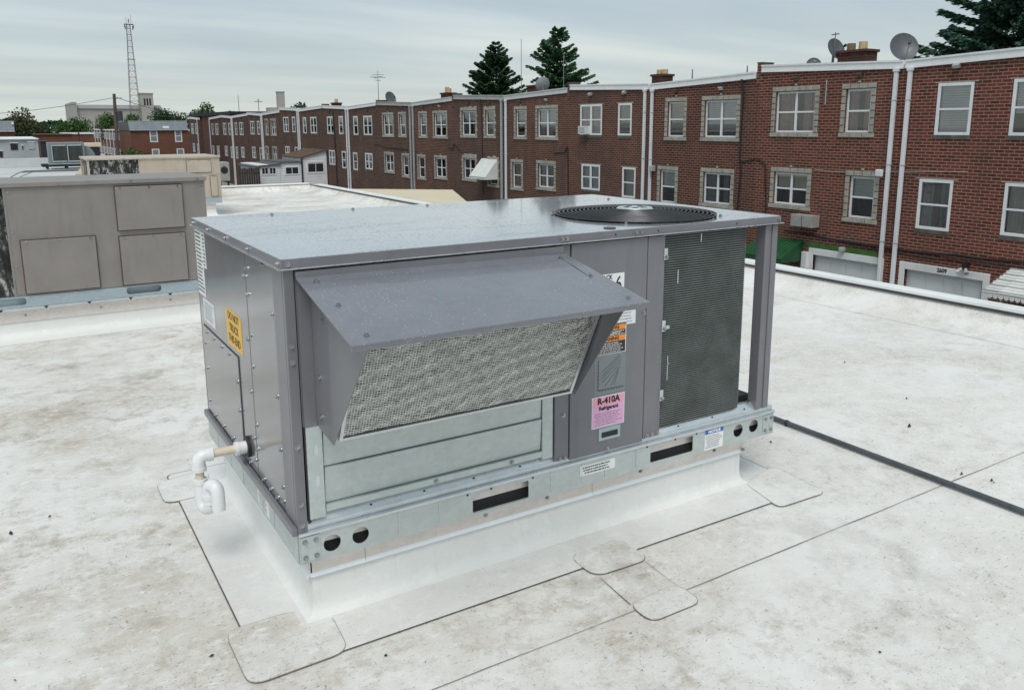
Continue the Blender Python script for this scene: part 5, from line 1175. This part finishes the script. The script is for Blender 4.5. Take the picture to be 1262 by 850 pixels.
for x in (4.9, 6.3): q = thing('brick_garage', ('small red brick block with white roof trim beside the orange brick building' if x < 5 else 'small red brick block with white roof trim beside the utility pole'), 'building', (x, 95, GZ), 'brick blocks near the far terrace'); MB().box(x+.2, x+1.55, 95, 100, GZ, .45).build('wall', 'brick_orange', q); MB().box(x+.1, x+1.65, 94.9, 100.1, .451, .6).build('coping', 'coping_white', q)
# stone church-like hall with tower
ch = thing('stone_hall', 'long pale stone hall with square belfry tower on the skyline', 'building', (34, 300, GZ))
MB().box(20.5, 47.2, 300, 330, GZ, 6.9).build('wall', 'church_stone', ch); b = MB(); b.prism([(299.5, 6.901), (304, 8.2), (330, 8.2), (330, 6.901)], 0, 20.5, 47.2); b.build('roof', 'church_roof', ch)
box('gable_pier', 'church_stone', ch, 20.3, 21.6, 299, 331, GZ, 8.9); box('lower_wing', 'church_stone', ch, 28.5, 52, 285, 299.4, GZ, 2.6); box('entrance_wing', 'church_stone', ch, 20.9, 26.2, 297, 298.9, GZ, 4.6)
for i in range(3): box('window', 'room_dark', ch, 28.0+i*1.15, 28.7+i*1.15, 299.3, 299.98, 1.4, 4.2)
tw = MB(); tw.box(40.5, 44.3, 298, 303, GZ, 11.6); two = tw.build('belfry', 'church_stone', ch)
for i in range(3): box('louvre_opening', 'room_dark', two, 41.35+i*.85, 41.8+i*.85, 297.9, 297.99, 8.0, 10.2)
box('belfry_cap', 'church_roof', two, 40.35, 44.45, 297.85, 303.15, 11.601, 12.0)
# lattice mast
lt = thing('lattice_mast', 'tall lattice radio mast tapering upwards behind the brick terrace', 'mast', (32.6, 250, GZ))
zb, zt_m = GZ, 28.2; wb_, wt = 1.55, .42; cxm = lambda z: 32.4+.0*z; legs = [(1, 1), (-1, 1), (-1, -1), (1, -1)]
hw = lambda z: wb_+(wt-wb_)*(z-zb)/(zt_m-zb)
PT = lambda k, z: Vector((32.35+legs[k][0]*hw(z)+(z-15)*.008, 250+legs[k][1]*hw(z), z))
for k in range(4): MB().cyl(PT(k, zb), PT(k, zt_m), .075, .05, 5).build('leg', 'tower_steel', lt)
z = zb
while z < zt_m-.3:
    zn = min(z+1.6, zt_m)
    r_ = MB()
    for k in range(4): r_.cyl(PT(k, z), PT((k+1) % 4, z), .04, n=4, cap=False)
    for k in range(4): r_.cyl(PT(k, z), PT((k+1) % 4, zn), .028, n=4, cap=False)
    r_.build('brace', 'tower_steel', lt); z = zn
p_ = MB(); p_.box(31.5, 33.6, 249.2, 250.8, zt_m, zt_m+.12); p_.cyl((32.0, 250, zt_m), (32.0, 250, zt_m+1.9), .05, n=5); p_.cyl((33.2, 250, zt_m), (33.2, 250, zt_m+2.6), .04, n=5); pf = p_.build('platform', 'tower_steel', lt)
for dx, dz_ in ((-.9, -.9), (.9, -.9), (0, .9), (-1.1, -.4), (1.1, -.5)): MB().box(32.5+dx-.12, 32.5+dx+.12, 249.1, 249.4, zt_m+dz_-.5, zt_m+dz_+.5).build('aerial_panel', 'tower_steel', lt)
for dx in (-1.2, 1.2): MB().cyl((32.4, 250, 19), (32.4+dx, 250, 19.1), .05, n=4).build('side_arm', 'tower_steel', lt)
# utility pole and wires
up_ = thing('utility_pole', 'wooden utility pole with dark transformer before the stone hall', 'utility pole', (8.3, 80, GZ))
MB().cyl((8.25, 80, GZ), (8.50, 80, 4.05), .19, .13, 10).build('pole', 'pole_wood', up_, smooth=True); MB().cyl((8.78, 79.8, 1.7), (8.78, 79.8, 2.55), .24, n=12).build('transformer', 'transformer_grey', up_, smooth=True); MB().cyl((8.4, 79.95, 3.6), (9.1, 79.9, 3.7), .03, n=5).build('bracket', 'pole_wood', up_)
cable('overhead wire from the utility pole towards the terrace roofs', [(8.5, 80, 3.8), (20.5, 97, 2.8)], .022, 'cable_black', .7); cable('overhead wire from the utility pole towards the olive tree', [(8.45, 80, 3.7), (-12, 84, 2.6)], .022, 'cable_black', .9)
stk = thing('chimney_stack', 'tall square masonry chimney stack rising behind the far terrace roofs', 'chimney stack', (70, 240, GZ)); MB().box(69.1, 71, 240, 242, GZ, 10.6).build('shaft', 'church_stone', stk); MB().box(66.5, 73.2, 239, 244, GZ, 6.4).build('base_block', 'church_stone', stk); box('rim', 'church_roof', stk, 69, 71.1, 239.9, 242.1, 10.601, 10.9)

# ================================================================== TREES
def leaf_quad(b, c, d, n, l, w):
    d = d.normalized(); s_ = d.cross(n)
    if s_.length < 1e-4: return
    s_ = s_.normalized()*w*.5; b.add([c-d*l*.5, c+s_, c+d*l*.5, c-s_], [(0, 1, 2, 3)])
def rv(rd): return Vector((rd.gauss(0, 1), rd.gauss(0, 1), rd.gauss(0, 1))).normalized()
def conifer(label, p, ztop, zlow, rad, seed, mat, sparse=0.0, up0=.05, power=.85, ls=.30, dens=1.0, ragged=.3, group='tall conifers behind the terrace'):
    rd = random.Random(seed); root = thing('conifer_tree', label, 'tree', (p[0], p[1], GZ), group); P = Vector((p[0], p[1], 0))
    t = MB(); t.tube([P+Vector((0, 0, GZ)), P+Vector((.05, 0, (GZ+ztop)/2)), P+Vector((0, 0, ztop-.3))], [.28, .17, .03], 8)
    L = MB(); H = ztop-zlow; z = zlow
    while z < ztop-.15:
        f = (z-zlow)/H; nb = rd.randint(6, 8)
        for k in range(nb):
            if rd.random() < sparse: continue
            a = rd.random()*2*PI; R0 = rad*((1-f)**power)*(1-ragged+ragged*1.6*rd.random())+.15
            dr = Vector((math.cos(a), math.sin(a), 0)); lift = up0
            pts = [P+Vector((0, 0, z))+dr*(R0*s)+Vector((0, 0, R0*(lift*s*.9+.22*s*s*(1 if f < .6 else 1.5)))) for s in (0, .35, .7, 1.0)]
            t.tube(pts, [.05*(1-f)+.015, .035*(1-f)+.012, .02, .008], 4)
            side = Vector((-dr.y, dr.x, 0)); n = int((10+R0*34)*dens)
            for i in range(n):
                s = rd.random()**.6; q = s*3; j = min(int(q), 2); c = pts[j].lerp(pts[j+1], q-j)
                wd_ = (1-s*.75)*R0*.30
                off = side*rd.gauss(0, wd_*.6); c = c+off+Vector((0, 0, -abs(off.length)*.25-rd.random()*.16+.03))
                dd = dr*.9+side*(.9 if off.dot(side) > 0 else -.9)*rd.random()+Vector((0, 0, rd.uniform(-.5, .25)))
                leaf_quad(L, c, dd, rv(rd), ls*rd.uniform(.7, 1.3), ls*.36*rd.uniform(.8, 1.3))
        z += rd.uniform(.26, .40)*(1 if ls > .25 else .8)
    t.build('trunk', 'bark', root); L.build('crown', mat, root); return root
def broadleaf(label, p, ztop, zlow, rx, seed, mat, n=2600, ls=.42, lobes=9, group='leafy trees on the skyline', flat=1.0):
    rd = random.Random(seed); root = thing('broadleaf_tree', label, 'tree', (p[0], p[1], GZ), group); P = Vector((p[0], p[1], 0)); t = MB(); L = MB()
    zc_ = (ztop+zlow)/2; hz2 = (ztop-zlow)/2; t.tube([P+Vector((0, 0, GZ)), P+Vector((.1, 0, zlow)), P+Vector((0, 0, zc_))], [.3, .22, .1], 8)
    cl = []
    for i in range(lobes):
        a = rd.random()*2*PI; q = rd.random()**.5; h = rd.uniform(-.85, .75); c = P+Vector((math.cos(a)*rx*.66*q, math.sin(a)*rx*.66*q, zc_+h*hz2*.75)); cl.append((c, rx*rd.uniform(.42, .68)))
        t.tube([P+Vector((0, 0, zlow-.4)), (P+Vector((0, 0, zc_))).lerp(c, .5), c], [.12, .07, .03], 5)
    for i in range(n):
        c, r_ = rd.choice(cl); d = rv(rd); rr_ = r_*rd.random()**.45*1.1
        q = c+Vector((d.x*rr_, d.y*rr_, d.z*rr_*min(1, hz2/rx*1.15)*flat)); leaf_quad(L, q, rv(rd), rv(rd), ls*rd.uniform(.6, 1.3), ls*.6)
    t.build('trunk', 'bark', root); L.build('crown', mat, root); return root
conifer('dark pointed conifer behind the house with the lean-out awning', (42, 70.3), 9.3, 1.6, 4.1, 21, 'needle_dark', .0, .10, .85, .27, 3.8, .25)
conifer('green ragged conifer with open branches behind the terrace roofs', (42, 59.6), 9.6, 1.2, 3.5, 34, 'needle_mid', .10, .0, .62, .27, 3.8, .55)
conifer('blue green spruce with heavy boughs rising over the numbered house', (31.5, 14.75), 8.8, 1.4, 3.55, 5, 'needle_blue', .05, .0, .55, .25, 4.0, .45)
broadleaf('olive brown tree beside the slate roofed brick house', (2.0, 112), 3.3, -2.6, 2.7, 3, 'leaf_olive', 3000, .36, 12)
broadleaf('wide bright green tree in front of the stone hall gable', (8.8, 140), 2.4, -.9, 2.7, 4, 'leaf_green', 2600, .36, 11)
broadleaf('green tree before the stone hall next to the utility pole', (17.0, 170), 3.9, -1.5, 1.9, 5, 'leaf_green', 1800, .42, 8)
broadleaf('green tree before the stone hall under the radio mast', (23.1, 190), 4.5, -1.5, 2.3, 6, 'leaf_green', 1800, .46, 8)
broadleaf('dark round tree beside the belfry tower', (35, 220), 5.8, -.5, 4.1, 7, 'leaf_dark', 2800, .55, 12)
broadleaf('tall loose green tree above the end of the terrace', (40.0, 200), 6.5, 0, 3.4, 8, 'leaf_green', 2400, .55, 9)
broadleaf('low green tree top over the black roof edge', (47.3, 210), 5.1, 0, 2.8, 9, 'leaf_green', 1600, .55, 8); broadleaf('dark tree between the belfry tower and the terrace', (33.6, 190), 4.0, -1, 2.6, 19, 'leaf_dark', 1600, .5, 8)
broadleaf('small dark tree top behind the far terrace chimneys', (62.4, 200), 7.0, 1, 2.8, 10, 'leaf_dark', 1500, .55, 8)
broadleaf('bright green shrub below the far terrace', (8.6, 70), -.3, -2.4, 1.2, 12, 'leaf_green', 900, .22, 7, 'leafy trees on the skyline')
rd = random.Random(77); L = MB()         # the wooded horizon
for i in range(15000):
    a = rd.uniform(-.45, 1.25); d = rd.uniform(420, 520); x, y = math.sin(a)*d, math.cos(a)*d
    h = 2.6+1.6*math.sin(a*23)+1.2*math.sin(a*61+1)+.7*math.sin(a*151); zz = GZ+(h-GZ)*rd.random()**.7
    leaf_quad(L, Vector((x, y, zz)), rv(rd), rv(rd), rd.uniform(2.2, 4.5), 2.4)
for o in [L.build('distant_trees', 'leaf_dark')]: stuff(tag(o, 'dark line of far trees along the horizon', 'trees'))
